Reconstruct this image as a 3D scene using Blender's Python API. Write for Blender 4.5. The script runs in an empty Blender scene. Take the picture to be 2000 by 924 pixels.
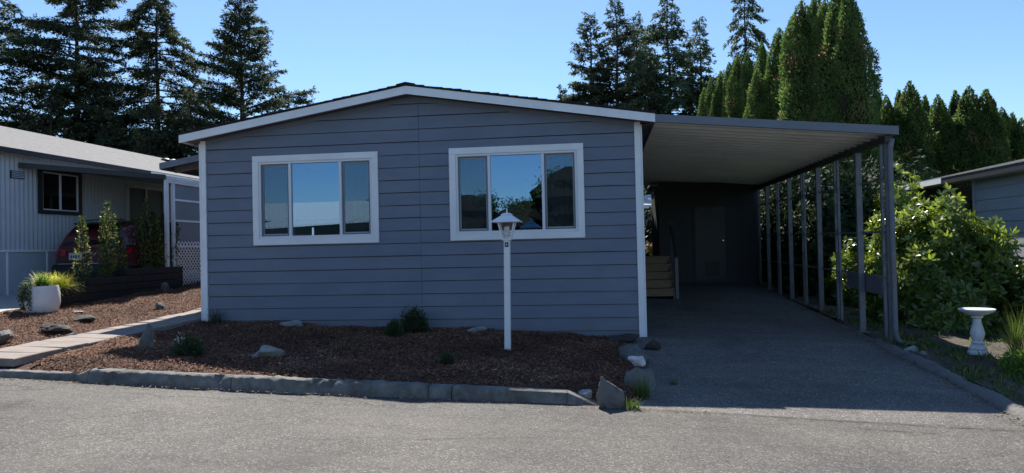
import bpy, bmesh, math, random
import numpy as np
from mathutils import Vector, Matrix

scene = bpy.context.scene
col = scene.collection
rad = math.radians

# ---------------------------------------------------------------- camera
F_PX = 1387.0
CAM = np.array([-0.5772, -11.0881, 1.6])
YAW, PITCH, ROLL = -0.12770, 0.01640, -0.02257
_right = np.array([math.cos(YAW), -math.sin(YAW), 0.0])
FWD = np.array([math.sin(YAW)*math.cos(PITCH), math.cos(YAW)*math.cos(PITCH), math.sin(PITCH)])
_up = np.cross(_right, FWD)
CR = math.cos(ROLL)*_right + math.sin(ROLL)*_up
CU = -math.sin(ROLL)*_right + math.cos(ROLL)*_up
cam_data = bpy.data.cameras.new('camera')
cam_data.sensor_width = 36.0
cam_data.lens = F_PX*36.0/2000.0
cam_data.clip_end = 2000.0
cam = bpy.data.objects.new('camera', cam_data)
col.objects.link(cam)
cam.matrix_world = Matrix(((CR[0], CU[0], -FWD[0], CAM[0]), (CR[1], CU[1], -FWD[1], CAM[1]),
                           (CR[2], CU[2], -FWD[2], CAM[2]), (0, 0, 0, 1)))
scene.camera = cam

# ---------------------------------------------------------------- sky and sun
SUN_EL, SUN_AZ = rad(46.2), rad(-15.5)
SUN = Vector((math.sin(SUN_AZ)*math.cos(SUN_EL), math.cos(SUN_AZ)*math.cos(SUN_EL), math.sin(SUN_EL)))
world = bpy.data.worlds.new('World')
scene.world = world
world.use_nodes = True
wn = world.node_tree
wn.nodes.clear()
sky = wn.nodes.new('ShaderNodeTexSky')
sky.sky_type = 'NISHITA'
sky.sun_disc = False
sky.sun_elevation = SUN_EL
sky.sun_rotation = SUN_AZ
sky.altitude = 100.0
sky.air_density = 1.0
sky.dust_density = 0.1
sky.ozone_density = 6.3
bg = wn.nodes.new('ShaderNodeBackground')
bg.inputs['Strength'].default_value = 0.094
wo = wn.nodes.new('ShaderNodeOutputWorld')
wn.links.new(sky.outputs[0], bg.inputs['Color'])
wn.links.new(bg.outputs[0], wo.inputs['Surface'])
sun_data = bpy.data.lights.new('sun', 'SUN')
sun_data.energy = 5.0
sun_data.angle = rad(0.5)
sun_data.color = (1.0, 0.94, 0.85)
sun = bpy.data.objects.new('sun', sun_data)
col.objects.link(sun)
sun.location = (-10, 30, 30)
sun.rotation_euler = (-SUN).to_track_quat('-Z', 'Y').to_euler()
scene.view_settings.view_transform = 'Standard'
scene.view_settings.look = 'None'
scene.view_settings.gamma = 1.0
scene.view_settings.use_curve_mapping = False
scene.view_settings.exposure = 0.80
scene.render.engine = 'CYCLES'
scene.cycles.max_bounces = 8
scene.cycles.transparent_max_bounces = 16


# ---------------------------------------------------------------- pixel rays (photograph 2000 x 924)
def ray(px, py):
    return FWD + CR*(px-1000)/F_PX - CU*(py-462)/F_PX


def hy(px, py, y):
    d = ray(px, py)
    return CAM + d*(y-CAM[1])/d[1]


def hx(px, py, x):
    d = ray(px, py)
    return CAM + d*(x-CAM[0])/d[0]


def ground(x, y):
    x = min(max(x, -24.0), 16.0)
    if y <= -3.95:
        return -0.028 - 0.042*x
    if y < 0:
        t = (y+3.95)/3.95
        return (1-t)*(-0.028-0.042*x) + t*(0.2-0.036*x)
    return 0.2 - 0.036*x + 0.045*min(y, 16.0)


def mulch(x, y):
    return 0.2 - 0.041*x + (0.045*y if y > 0 else 0.02*y)


# ---------------------------------------------------------------- materials
def new_mat(name):
    m = bpy.data.materials.new(name)
    m.use_nodes = True
    nt = m.node_tree
    b = nt.nodes['Principled BSDF']
    return m, nt, b


def N(nt, kind, **kw):
    n = nt.nodes.new(kind)
    for k, v in kw.items():
        if k in n.inputs:
            n.inputs[k].default_value = v
        else:
            setattr(n, k, v)
    return n


def ramp(nt, fac, stops):
    r = nt.nodes.new('ShaderNodeValToRGB')
    cr = r.color_ramp
    while len(cr.elements) < len(stops):
        cr.elements.new(0.5)
    for e, (p, c) in zip(cr.elements, stops):
        e.position = p
        e.color = (*c, 1) if len(c) == 3 else c
    nt.links.new(fac, r.inputs['Fac'])
    return r.outputs['Color']


def mixc(nt, fac, a, b, mode='MIX'):
    n = nt.nodes.new('ShaderNodeMix')
    n.data_type = 'RGBA'
    n.blend_type = mode
    for sock, val in ((n.inputs['Factor'], fac), (n.inputs[6], a), (n.inputs[7], b)):
        if hasattr(val, 'links') or hasattr(val, 'is_linked'):
            nt.links.new(val, sock)
        elif isinstance(val, (int, float)):
            sock.default_value = val
        else:
            sock.default_value = (*val, 1)
    return n.outputs[2]


def coords(nt, scale=(1, 1, 1), obj=True):
    tc = nt.nodes.new('ShaderNodeTexCoord')
    geo = nt.nodes.new('ShaderNodeNewGeometry')
    mp = nt.nodes.new('ShaderNodeMapping')
    mp.inputs['Scale'].default_value = scale
    nt.links.new(geo.outputs['Position'], mp.inputs['Vector'])   # world position: pieces never repeat
    return mp.outputs['Vector']


def noise(nt, vec, scale, detail=4.0, rough=0.55, out='Fac'):
    n = N(nt, 'ShaderNodeTexNoise', Scale=scale, Detail=detail, Roughness=rough)
    nt.links.new(vec, n.inputs['Vector'])
    return n.outputs[out]


def bump(nt, b, height, strength=0.3, dist=0.01):
    n = N(nt, 'ShaderNodeBump', Strength=strength, Distance=dist)
    nt.links.new(height, n.inputs['Height'])
    nt.links.new(n.outputs[0], b.inputs['Normal'])


def rough_mat(name, c, var=0.2, scale=6.0, rough=0.6, stretch=(1, 1, 1), bump_s=0.15, bscale=60.0, bdist=0.004,
              dirt=None, dirt_amt=0.4, dirt_scale=1.3, spec=0.5, metal=0.0):
    m, nt, b = new_mat(name)
    v = coords(nt, stretch)
    f = noise(nt, v, scale, 5)
    lo = tuple(x*(1-var) for x in c)
    hi = tuple(min(1, x*(1+var)) for x in c)
    cc = ramp(nt, f, [(0.3, lo), (0.7, hi)])
    if dirt:
        df = noise(nt, coords(nt), dirt_scale, 6, 0.65)
        fac = ramp(nt, df, [(0.45, (0, 0, 0)), (0.75, (dirt_amt,)*3)])
        cc = mixc(nt, fac, cc, dirt)
    nt.links.new(cc, b.inputs['Base Color'])
    b.inputs['Roughness'].default_value = rough
    b.inputs['Specular IOR Level'].default_value = spec
    b.inputs['Metallic'].default_value = metal
    if bump_s:
        bump(nt, b, noise(nt, v, bscale, 3), bump_s, bdist)
    return m


def plain(name, c, rough=0.5, metal=0.0, coat=0.0, spec=0.5):
    m, nt, b = new_mat(name)
    b.inputs['Base Color'].default_value = (*c, 1)
    b.inputs['Roughness'].default_value = rough
    b.inputs['Metallic'].default_value = metal
    b.inputs['Coat Weight'].default_value = coat
    b.inputs['Specular IOR Level'].default_value = spec
    return m


def leaf_mat(name, stops, rough=0.5, trans=0.35, tcol=None, spec=0.4, nscale=1.2):
    m, nt, b = new_mat(name)
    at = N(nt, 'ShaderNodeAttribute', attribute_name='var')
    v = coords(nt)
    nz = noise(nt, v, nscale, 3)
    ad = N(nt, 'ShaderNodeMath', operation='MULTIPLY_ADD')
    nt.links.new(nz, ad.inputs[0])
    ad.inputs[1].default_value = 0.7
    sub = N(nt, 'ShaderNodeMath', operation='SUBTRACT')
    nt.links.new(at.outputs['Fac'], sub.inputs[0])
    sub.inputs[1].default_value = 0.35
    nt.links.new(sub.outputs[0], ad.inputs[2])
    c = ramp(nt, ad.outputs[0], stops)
    nt.links.new(c, b.inputs['Base Color'])
    b.inputs['Roughness'].default_value = rough
    b.inputs['Specular IOR Level'].default_value = spec
    tr = nt.nodes.new('ShaderNodeBsdfTranslucent')
    if tcol:
        nt.links.new(mixc(nt, 1.0, c, tcol, 'MULTIPLY'), tr.inputs['Color'])
    else:
        nt.links.new(c, tr.inputs['Color'])
    ms = nt.nodes.new('ShaderNodeMixShader')
    ms.inputs[0].default_value = trans
    nt.links.new(b.outputs[0], ms.inputs[1])
    nt.links.new(tr.outputs[0], ms.inputs[2])
    nt.links.new(ms.outputs[0], nt.nodes['Material Output'].inputs['Surface'])
    return m


def glass_mat(name, refl=0.3, tint=(0.55, 0.6, 0.6), gcol=(0.85, 0.92, 1.0), rough=0.0, base=None):
    m, nt, b = new_mat(name)
    nt.nodes.remove(b)
    t = N(nt, 'ShaderNodeBsdfTransparent')
    t.inputs[0].default_value = (*tint, 1)
    g = N(nt, 'ShaderNodeBsdfGlossy')
    g.inputs['Color'].default_value = (*gcol, 1)
    g.inputs['Roughness'].default_value = rough
    fr = N(nt, 'ShaderNodeLayerWeight', Blend=0.25)
    ad = N(nt, 'ShaderNodeMath', operation='MULTIPLY_ADD')
    nt.links.new(fr.outputs['Fresnel'], ad.inputs[0])
    ad.inputs[1].default_value = 0.6
    ad.inputs[2].default_value = refl
    ms = nt.nodes.new('ShaderNodeMixShader')
    nt.links.new(ad.outputs[0], ms.inputs[0])
    nt.links.new(t.outputs[0], ms.inputs[1])
    nt.links.new(g.outputs[0], ms.inputs[2])
    nt.links.new(ms.outputs[0], nt.nodes['Material Output'].inputs['Surface'])
    return m


def asphalt_mat(name, base, seam=None):
    m, nt, b = new_mat(name)
    v = coords(nt)
    vo = N(nt, 'ShaderNodeTexVoronoi', Scale=95.0)
    nt.links.new(v, vo.inputs['Vector'])
    sp = N(nt, 'ShaderNodeSeparateColor')
    nt.links.new(vo.outputs['Color'], sp.inputs[0])
    speck = ramp(nt, sp.outputs[0], [(0.0, tuple(x*0.5 for x in base)), (0.35, tuple(x*0.85 for x in base)),
                                     (0.85, tuple(x*1.18 for x in base)), (1.0, tuple(min(1, x*2.4) for x in base))])
    big = ramp(nt, noise(nt, v, 0.55, 6, 0.6), [(0.3, (0.66, 0.66, 0.68)), (0.7, (1.16, 1.14, 1.10))])
    cc = mixc(nt, 1.0, speck, big, 'MULTIPLY')
    mid = ramp(nt, noise(nt, v, 9.0, 5, 0.7), [(0.25, (0.78, 0.78, 0.78)), (0.65, (1.08, 1.08, 1.08))])
    cc = mixc(nt, 1.0, cc, mid, 'MULTIPLY')
    # long worn streaks along the carriageway, dry sand in places
    st = noise(nt, coords(nt, (0.25, 2.2, 1)), 1.0, 5, 0.6)
    cc = mixc(nt, ramp(nt, st, [(0.5, (0, 0, 0)), (0.72, (0.35,)*3)]), cc, tuple(min(1, x*1.45) for x in (base[0]*1.05, base[1], base[2]*0.92)))
    # oil and tyre stains
    ol = noise(nt, coords(nt, (1.0, 0.8, 1)), 1.15, 3, 0.5)
    cc = mixc(nt, ramp(nt, ol, [(0.60, (0, 0, 0)), (0.72, (0.5,)*3)]), cc, tuple(x*0.45 for x in base))
    # hairline cracks
    wv = N(nt, 'ShaderNodeTexVoronoi', Scale=0.33, feature='DISTANCE_TO_EDGE')
    wob = nt.nodes.new('ShaderNodeVectorMath')
    wob.operation = 'MULTIPLY_ADD'
    nt.links.new(noise(nt, v, 2.5, 6, 0.7, 'Color'), wob.inputs[0])
    wob.inputs[1].default_value = (0.7, 0.7, 0)
    nt.links.new(v, wob.inputs[2])
    nt.links.new(wob.outputs[0], wv.inputs['Vector'])
    crack = ramp(nt, wv.outputs['Distance'], [(0.0, (0.8,)*3), (0.0035, (0, 0, 0))])
    gate = ramp(nt, noise(nt, v, 0.5, 2), [(0.52, (0, 0, 0)), (0.6, (1, 1, 1))])
    cc = mixc(nt, mixc(nt, 1.0, crack, gate, 'MULTIPLY'), cc, tuple(x*0.2 for x in base))
    if seam is not None:
        xyz = N(nt, 'ShaderNodeSeparateXYZ')
        nt.links.new(wob.outputs[0], xyz.inputs[0])
        for k, (y0, half) in enumerate(seam):
            s = N(nt, 'ShaderNodeMath', operation='SUBTRACT')
            nt.links.new(xyz.outputs[1], s.inputs[0])
            s.inputs[1].default_value = y0
            a = N(nt, 'ShaderNodeMath', operation='ABSOLUTE')
            nt.links.new(s.outputs[0], a.inputs[0])
            fac = ramp(nt, a.outputs[0], [(0.0, (0.8,)*3), (half, (0, 0, 0))])
            gx = ramp(nt, noise(nt, coords(nt, (1, 0.2, 1)), 0.9+0.4*k, 4), [(0.38, (0, 0, 0)), (0.5, (1, 1, 1))])
            cc = mixc(nt, mixc(nt, 1.0, fac, gx, 'MULTIPLY'), cc, tuple(x*0.22 for x in base))
    nt.links.new(cc, b.inputs['Base Color'])
    b.inputs['Roughness'].default_value = 0.85
    b.inputs['Specular IOR Level'].default_value = 0.3
    bump(nt, b, sp.outputs[1], 0.55, 0.006)
    return m


M = {}
M['siding'] = rough_mat('siding_paint', (0.148, 0.174, 0.232), 0.10, 2.2, 0.55, (0.6, 1, 2.5), 0.12, 90, 0.002, dirt=(0.20, 0.22, 0.26), dirt_amt=0.55, dirt_scale=0.9)
_nt = M['siding'].node_tree
_b = _nt.nodes['Principled BSDF']
_src = _b.inputs['Base Color'].links[0].from_socket
_pos = N(_nt, 'ShaderNodeNewGeometry')
_dot = N(_nt, 'ShaderNodeVectorMath', operation='DOT_PRODUCT')
_nt.links.new(_pos.outputs['Position'], _dot.inputs[0])
_dot.inputs[1].default_value = (0.041, 0.0, 1.0)
_sub = N(_nt, 'ShaderNodeMath', operation='MULTIPLY_ADD')
_nt.links.new(noise(_nt, coords(_nt, (1, 1, 0.6)), 7.0, 6, 0.7), _sub.inputs[0])
_sub.inputs[1].default_value = -0.45
_nt.links.new(_dot.outputs['Value'], _sub.inputs[2])
_spl = ramp(_nt, _sub.outputs[0], [(0.0, (0.28,)*3), (0.20, (0, 0, 0))])
_nt.links.new(mixc(_nt, _spl, _src, (0.15, 0.125, 0.10)), _b.inputs['Base Color'])
M['white'] = rough_mat('white_trim_paint', (0.82, 0.83, 0.85), 0.05, 3, 0.45, (1, 1, 1), 0.06, 70, 0.002, dirt=(0.55, 0.55, 0.54), dirt_amt=0.3)
M['vinyl'] = plain('white_vinyl', (0.72, 0.74, 0.77), 0.35)
M['soffit'] = rough_mat('soffit_paint', (0.13, 0.13, 0.14), 0.1, 3, 0.7)
M['shingle'] = rough_mat('dark_shingle', (0.022, 0.023, 0.026), 0.5, 18, 0.95, bump_s=0.6, bscale=140, bdist=0.01)
M['shingle_grey'] = rough_mat('grey_shingle', (0.20, 0.197, 0.194), 0.22, 14, 0.92, (1, 0.6, 1), 0.5, 120, 0.01)
M['shingle_pale'] = rough_mat('pale_shingle', (0.55, 0.54, 0.52), 0.12, 10, 0.9)
M['wall_in'] = plain('interior_paint', (0.22, 0.21, 0.2), 0.8)
M['curtain'] = rough_mat('sheer_curtain', (0.55, 0.57, 0.58), 0.1, 6, 0.9, (8, 1, 0.3), 0)
M['glass'] = glass_mat('window_glass', 0.25, gcol=(0.40, 0.68, 1.0))
M['glass_side'] = glass_mat('sash_glass', 0.22, gcol=(0.42, 0.7, 1.0))
M['glass_clear'] = glass_mat('lantern_glass', 0.06, (0.9, 0.9, 0.9))
M['glass_dark'] = glass_mat('dark_glass', 0.10, (0.25, 0.26, 0.27))
M['carport_face'] = rough_mat('carport_fascia_paint', (0.14, 0.16, 0.195), 0.06, 3, 0.45, bump_s=0.04)
M['pan'] = rough_mat('aluminium_roof_pan', (0.80, 0.80, 0.78), 0.05, 2, 0.5, (0.3, 3, 1), 0.05, spec=0.5, dirt=(0.5, 0.49, 0.46), dirt_amt=0.4)
M['post'] = rough_mat('carport_post_paint', (0.15, 0.16, 0.18), 0.15, 8, 0.5, dirt=(0.09, 0.08, 0.07), dirt_amt=0.5, dirt_scale=6)
M['beam'] = rough_mat('beam_paint_and_lap_shade', (0.04, 0.042, 0.047), 0.15, 8, 0.6)
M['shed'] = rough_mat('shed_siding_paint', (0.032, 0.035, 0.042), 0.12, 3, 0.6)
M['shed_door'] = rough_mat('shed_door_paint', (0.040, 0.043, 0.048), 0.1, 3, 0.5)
M['black'] = plain('black_plastic', (0.012, 0.012, 0.013), 0.5)
M['timber'] = rough_mat('step_timber', (0.27, 0.185, 0.115), 0.3, 5, 0.75, (1, 5, 14), 0.25, 40)
M['dark_timber'] = rough_mat('dark_planter_timber', (0.018, 0.015, 0.014), 0.4, 6, 0.8, (1, 1, 10), 0.35, 30, 0.006)
M['asphalt'] = asphalt_mat('road_asphalt', (0.118, 0.113, 0.105), seam=[(-3.70, 0.014), (-3.98, 0.018)])
M['drive'] = asphalt_mat('driveway_asphalt', (0.168, 0.158, 0.146), seam=[(-3.30, 0.012)])
M['concrete'] = rough_mat('kerb_concrete', (0.175, 0.170, 0.156), 0.40, 7, 0.9, bump_s=0.8, bscale=45, bdist=0.014, dirt=(0.06, 0.058, 0.05), dirt_amt=0.85, dirt_scale=3.0)
M['slab'] = rough_mat('path_slab', (0.27, 0.225, 0.195), 0.16, 5, 0.85, (1, 4, 1), 0.4, 50, 0.006, dirt=(0.13, 0.1, 0.08), dirt_amt=0.5, dirt_scale=2.5)
M['pale_concrete'] = rough_mat('pale_concrete', (0.42, 0.42, 0.40), 0.1, 4, 0.9)
M['soil'] = rough_mat('bark_soil', (0.085, 0.042, 0.026), 0.5, 22, 0.95, bump_s=0.9, bscale=40, bdist=0.04)
M['dirt'] = rough_mat('dry_soil', (0.085, 0.07, 0.052), 0.45, 6, 0.95, bump_s=0.8, bscale=25, bdist=0.04, dirt=(0.045, 0.05, 0.022), dirt_amt=0.8, dirt_scale=2)
M['lawn'] = rough_mat('grass_ground', (0.06, 0.075, 0.03), 0.4, 3, 0.95, bump_s=0.8, bscale=12, bdist=0.05)
M['rock'] = rough_mat('grey_rock', (0.16, 0.155, 0.145), 0.45, 5, 0.85, bump_s=0.8, bscale=18, bdist=0.03, dirt=(0.07, 0.065, 0.06), dirt_amt=0.7, dirt_scale=5)
M['rock_pale'] = rough_mat('lichen_rock', (0.33, 0.34, 0.33), 0.35, 14, 0.9, bump_s=0.8, bscale=22, bdist=0.03, dirt=(0.11, 0.12, 0.11), dirt_amt=0.9, dirt_scale=7)
M['rock_dark'] = rough_mat('dark_rock', (0.05, 0.042, 0.038), 0.4, 6, 0.85, bump_s=0.7, bscale=18, bdist=0.03)
M['rock_white'] = rough_mat('white_rock', (0.6, 0.61, 0.62), 0.12, 9, 0.8, bump_s=0.4, bscale=20, bdist=0.02)
M['corrugated'] = rough_mat('corrugated_metal_paint', (0.47, 0.50, 0.54), 0.05, 2, 0.45, (1, 1, 3), 0.03)
M['skirt'] = rough_mat('skirting_paint', (0.40, 0.44, 0.49), 0.06, 3, 0.6)
M['dark_trim'] = plain('dark_trim_paint', (0.016, 0.017, 0.02), 0.5)
M['screen_panel'] = rough_mat('screen_panel', (0.22, 0.235, 0.26), 0.08, 3, 0.7)
M['neighbor_siding'] = rough_mat('pale_grey_siding', (0.30, 0.32, 0.34), 0.07, 3, 0.65, (1, 0.5, 1), 0.08)
M['pot'] = rough_mat('white_pot_glaze', (0.72, 0.72, 0.73), 0.05, 4, 0.4, dirt=(0.5, 0.48, 0.44), dirt_amt=0.4, dirt_scale=5)
M['plaster'] = rough_mat('white_birdbath_cement', (0.68, 0.70, 0.72), 0.1, 9, 0.75, bump_s=0.3, bscale=40, dirt=(0.36, 0.37, 0.35), dirt_amt=0.7, dirt_scale=9)
M['bark'] = rough_mat('tree_bark', (0.055, 0.042, 0.034), 0.4, 7, 0.95, (3, 3, 0.6), 0.7, 20, 0.03)
M['core'] = rough_mat('shade_core', (0.030, 0.026, 0.017), 0.5, 14, 1.0, bump_s=0.8, bscale=20, bdist=0.05, spec=0.1)  # dark solid added inside crowns to block light, shaded interior put into its colour
M['carpaint'] = plain('red_car_paint', (0.085, 0.005, 0.008), 0.3, 0.2, 0.8)
M['rubber'] = plain('tyre_rubber', (0.015, 0.015, 0.015), 0.85)
M['chrome'] = plain('chrome', (0.6, 0.6, 0.62), 0.15, 1.0)
M['alloy'] = plain('alloy_rim', (0.35, 0.35, 0.36), 0.3, 1.0)
M['tail'] = plain('tail_lamp_red', (0.35, 0.006, 0.008), 0.15, 0.0, 0.6)
M['plate'] = plain('plate_white', (0.42, 0.43, 0.45), 0.4)
M['plate_blue'] = plain('plate_blue', (0.02, 0.04, 0.16), 0.5)
M['bulb'] = plain('frosted_bulb', (0.8, 0.8, 0.8), 0.3)

FIR = [(0.15, (0.028, 0.042, 0.03)), (0.5, (0.075, 0.102, 0.06)), (0.9, (0.18, 0.20, 0.095))]
SPRUCE = [(0.15, (0.034, 0.058, 0.038)), (0.5, (0.09, 0.138, 0.072)), (0.9, (0.19, 0.24, 0.11))]
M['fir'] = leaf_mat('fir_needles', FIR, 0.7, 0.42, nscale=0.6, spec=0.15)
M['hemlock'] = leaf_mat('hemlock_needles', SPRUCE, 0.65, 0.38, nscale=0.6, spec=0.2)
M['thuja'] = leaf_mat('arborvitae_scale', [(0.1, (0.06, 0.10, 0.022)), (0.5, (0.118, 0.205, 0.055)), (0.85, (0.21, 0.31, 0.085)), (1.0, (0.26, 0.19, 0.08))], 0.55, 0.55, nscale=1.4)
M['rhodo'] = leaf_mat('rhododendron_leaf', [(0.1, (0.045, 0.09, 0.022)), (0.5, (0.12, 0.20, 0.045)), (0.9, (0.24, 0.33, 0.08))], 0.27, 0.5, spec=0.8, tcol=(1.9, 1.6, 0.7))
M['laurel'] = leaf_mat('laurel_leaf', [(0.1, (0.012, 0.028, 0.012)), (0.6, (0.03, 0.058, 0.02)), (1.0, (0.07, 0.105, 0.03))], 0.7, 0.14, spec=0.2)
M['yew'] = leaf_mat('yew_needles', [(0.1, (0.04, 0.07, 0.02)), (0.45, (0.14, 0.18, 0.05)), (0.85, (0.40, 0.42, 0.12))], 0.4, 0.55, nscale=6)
M['juniper'] = leaf_mat('low_shrub_leaf', [(0.1, (0.02, 0.035, 0.015)), (0.5, (0.045, 0.075, 0.03)), (1.0, (0.09, 0.13, 0.05))], 0.6, 0.3)
M['grass_gold'] = leaf_mat('golden_grass', [(0.1, (0.30, 0.36, 0.03)), (0.5, (0.60, 0.62, 0.05)), (1.0, (0.8, 0.76, 0.2))], 0.5, 0.6)
M['grass_green'] = leaf_mat('green_grass', [(0.1, (0.04, 0.09, 0.015)), (0.6, (0.10, 0.17, 0.03)), (1.0, (0.22, 0.26, 0.06))], 0.5, 0.4)
M['grass_dry'] = leaf_mat('dry_grass', [(0.1, (0.12, 0.09, 0.045)), (0.6, (0.24, 0.19, 0.09)), (1.0, (0.34, 0.28, 0.15))], 0.7, 0.3)
M['trailing'] = leaf_mat('trailing_leaf', [(0.1, (0.03, 0.06, 0.03)), (0.6, (0.08, 0.13, 0.06)), (1.0, (0.17, 0.22, 0.1))], 0.5, 0.3)
M['fern'] = leaf_mat('fern_leaf', [(0.1, (0.05, 0.12, 0.02)), (0.6, (0.12, 0.22, 0.03)), (1.0, (0.24, 0.34, 0.06))], 0.5, 0.4)
M['petal'] = leaf_mat('white_petal', [(0.1, (0.6, 0.6, 0.55)), (1.0, (0.8, 0.8, 0.76))], 0.6, 0.3)
M['pink_leaf'] = leaf_mat('reddish_leaf', [(0.1, (0.2, 0.09, 0.05)), (0.6, (0.36, 0.17, 0.1)), (1.0, (0.5, 0.3, 0.2))], 0.5, 0.4)
M['chips'] = leaf_mat('bark_chips', [(0.0, (0.05, 0.022, 0.014)), (0.35, (0.18, 0.082, 0.046)), (0.7, (0.36, 0.19, 0.11)), (1.0, (0.65, 0.48, 0.34))], 0.85, 0.0, nscale=2.0, spec=0.2)
M['broad'] = leaf_mat('broad_tree_leaf', [(0.1, (0.02, 0.045, 0.012)), (0.5, (0.05, 0.09, 0.022)), (1.0, (0.11, 0.15, 0.04))], 0.5, 0.35, nscale=0.6)


def screen_mat():
    m, nt, b = new_mat('insect_mesh')
    b.inputs['Base Color'].default_value = (0.03, 0.033, 0.038, 1)
    b.inputs['Roughness'].default_value = 0.8
    t = N(nt, 'ShaderNodeBsdfTransparent')
    ms = nt.nodes.new('ShaderNodeMixShader')
    ms.inputs[0].default_value = 0.30
    nt.links.new(t.outputs[0], ms.inputs[1])
    nt.links.new(b.outputs[0], ms.inputs[2])
    nt.links.new(ms.outputs[0], nt.nodes['Material Output'].inputs['Surface'])
    return m


M['mesh'] = screen_mat()

# ---------------------------------------------------------------- object helpers
WLOC = {}


def set_props(o, label=None, cat=None, group=None, kind=None):
    if label:
        o['label'] = label
    if cat:
        o['category'] = cat
    if group:
        o['group'] = group
    if kind:
        o['kind'] = kind
    return o


def thing(name, label, cat, loc, group=None):
    o = bpy.data.objects.new(name, None)
    o.empty_display_size = 0.2
    col.objects.link(o)
    o.location = loc
    WLOC[o.name] = np.array(loc, float)
    return set_props(o, label, cat, group)


def link(name, me, mat, parent=None, loc=None):
    o = bpy.data.objects.new(name, me)
    if mat is not None and len(me.materials) == 0:
        me.materials.append(M[mat] if isinstance(mat, str) else mat)
    col.objects.link(o)
    if parent is not None:
        o.parent = parent
    if loc is not None:
        o.location = loc
    return o


class MB:
    """collects faces in world coordinates; build() makes ONE mesh object"""
    def __init__(self):
        self.v = []
        self.f = []

    def face(self, pts):
        n = len(self.v)
        self.v += [tuple(map(float, p)) for p in pts]
        self.f.append(tuple(range(n, n+len(pts))))

    def loft(self, a, b, caps=True):
        """closed rings a -> b (same count)"""
        n0 = len(self.v)
        k = len(a)
        self.v += [tuple(map(float, p)) for p in a] + [tuple(map(float, p)) for p in b]
        for i in range(k):
            j = (i+1) % k
            self.f.append((n0+i, n0+j, n0+k+j, n0+k+i))
        if caps:
            self.f.append(tuple(range(n0+k-1, n0-1, -1)))
            self.f.append(tuple(range(n0+k, n0+2*k)))

    def rings(self, rs, caps=True):
        n0 = len(self.v)
        k = len(rs[0])
        for r in rs:
            self.v += [tuple(map(float, p)) for p in r]
        for q in range(len(rs)-1):
            for i in range(k):
                j = (i+1) % k
                a = n0+q*k
                self.f.append((a+i, a+j, a+k+j, a+k+i))
        if caps:
            self.f.append(tuple(range(n0+k-1, n0-1, -1)))
            e = n0+(len(rs)-1)*k
            self.f.append(tuple(range(e, e+k)))

    def box(self, x0, x1, y0, y1, z0, z1):
        x0, x1 = sorted((x0, x1)); y0, y1 = sorted((y0, y1)); z0, z1 = sorted((z0, z1))
        self.loft([(x0, y0, z0), (x1, y0, z0), (x1, y1, z0), (x0, y1, z0)],
                  [(x0, y0, z1), (x1, y0, z1), (x1, y1, z1), (x0, y1, z1)])
        return self

    def bar(self, p, q, w, h, up=(0, 0, 1)):
        p, q = np.array(p, float), np.array(q, float)
        d = (q-p)/np.linalg.norm(q-p)
        s = np.cross(d, np.array(up, float)); s /= np.linalg.norm(s)
        u = np.cross(s, d)
        c = [(-1, -1), (1, -1), (1, 1), (-1, 1)]
        self.loft([p+s*a*w/2+u*b*h/2 for a, b in c], [q+s*a*w/2+u*b*h/2 for a, b in c])
        return self

    def tube(self, pts, r, n=8):
        pts = [np.array(p, float) for p in pts]
        rr = r if isinstance(r, (list, tuple)) else [r]*len(pts)
        rs = []
        for i, p in enumerate(pts):
            d = pts[min(i+1, len(pts)-1)] - pts[max(i-1, 0)]
            d = d/np.linalg.norm(d)
            ref = np.array([0, 0, 1.0]) if abs(d[2]) < 0.9 else np.array([1.0, 0, 0])
            s = np.cross(d, ref); s /= np.linalg.norm(s)
            u = np.cross(s, d)
            rs.append([p + rr[i]*(math.cos(2*math.pi*k/n)*s + math.sin(2*math.pi*k/n)*u) for k in range(n)])
        self.rings(rs)
        return self

    def lathe(self, prof, c=(0, 0, 0), n=24, flute=None, square=False):
        rs = []
        for r, z in prof:
            ring = []
            for k in range(n):
                a = 2*math.pi*k/n + (math.pi/4 if n == 4 else 0)
                q = r
                if flute:
                    q = r*(1+flute(z)*abs(math.sin(a*5)))
                ring.append((c[0]+q*math.cos(a), c[1]+q*math.sin(a), c[2]+z))
            rs.append(ring)
        self.rings(rs)
        return self

    def mesh(self, name, origin):
        me = bpy.data.meshes.new(name)
        v = np.array(self.v, float) - np.array(origin, float)
        me.from_pydata(v.tolist(), [], self.f)
        bm = bmesh.new()
        bm.from_mesh(me)
        bmesh.ops.recalc_face_normals(bm, faces=bm.faces)
        bm.to_mesh(me)
        bm.free()
        return me

    def build(self, name, mat, parent=None, smooth=False, bevel=0.0, kind=None, label=None, cat=None, group=None):
        v = np.array(self.v, float)
        lo, hi = v.min(0), v.max(0)
        c = np.array([(lo[0]+hi[0])/2, (lo[1]+hi[1])/2, lo[2]])
        me = self.mesh(name, c)
        if smooth:
            me.polygons.foreach_set('use_smooth', [True]*len(me.polygons))
        base = WLOC[parent.name] if parent is not None else np.zeros(3)
        o = link(name, me, mat, parent, (c-base).tolist())
        WLOC[o.name] = c
        if smooth:
            md = o.modifiers.new('edge', 'EDGE_SPLIT')
            md.split_angle = rad(40)
        if bevel:
            md = o.modifiers.new('bevel', 'BEVEL')
            md.width = bevel
            md.segments = 1
            md.limit_method = 'ANGLE'
        set_props(o, label, cat, group, kind)
        return o


def box(x0, x1, y0, y1, z0, z1):
    return MB().box(x0, x1, y0, y1, z0, z1)


def copy_thing(src, loc, rz=0.0, scale=(1, 1, 1), label=None):
    c = src.copy()
    col.objects.link(c)
    c.location = loc
    c.rotation_euler = (0, 0, rz)
    c.scale = scale
    if label:
        c['label'] = label
    for ch in src.children:
        d = ch.copy()
        col.objects.link(d)
        d.parent = c
        for g in ch.children:
            e = g.copy()
            col.objects.link(e)
            e.parent = d
    return c


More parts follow.
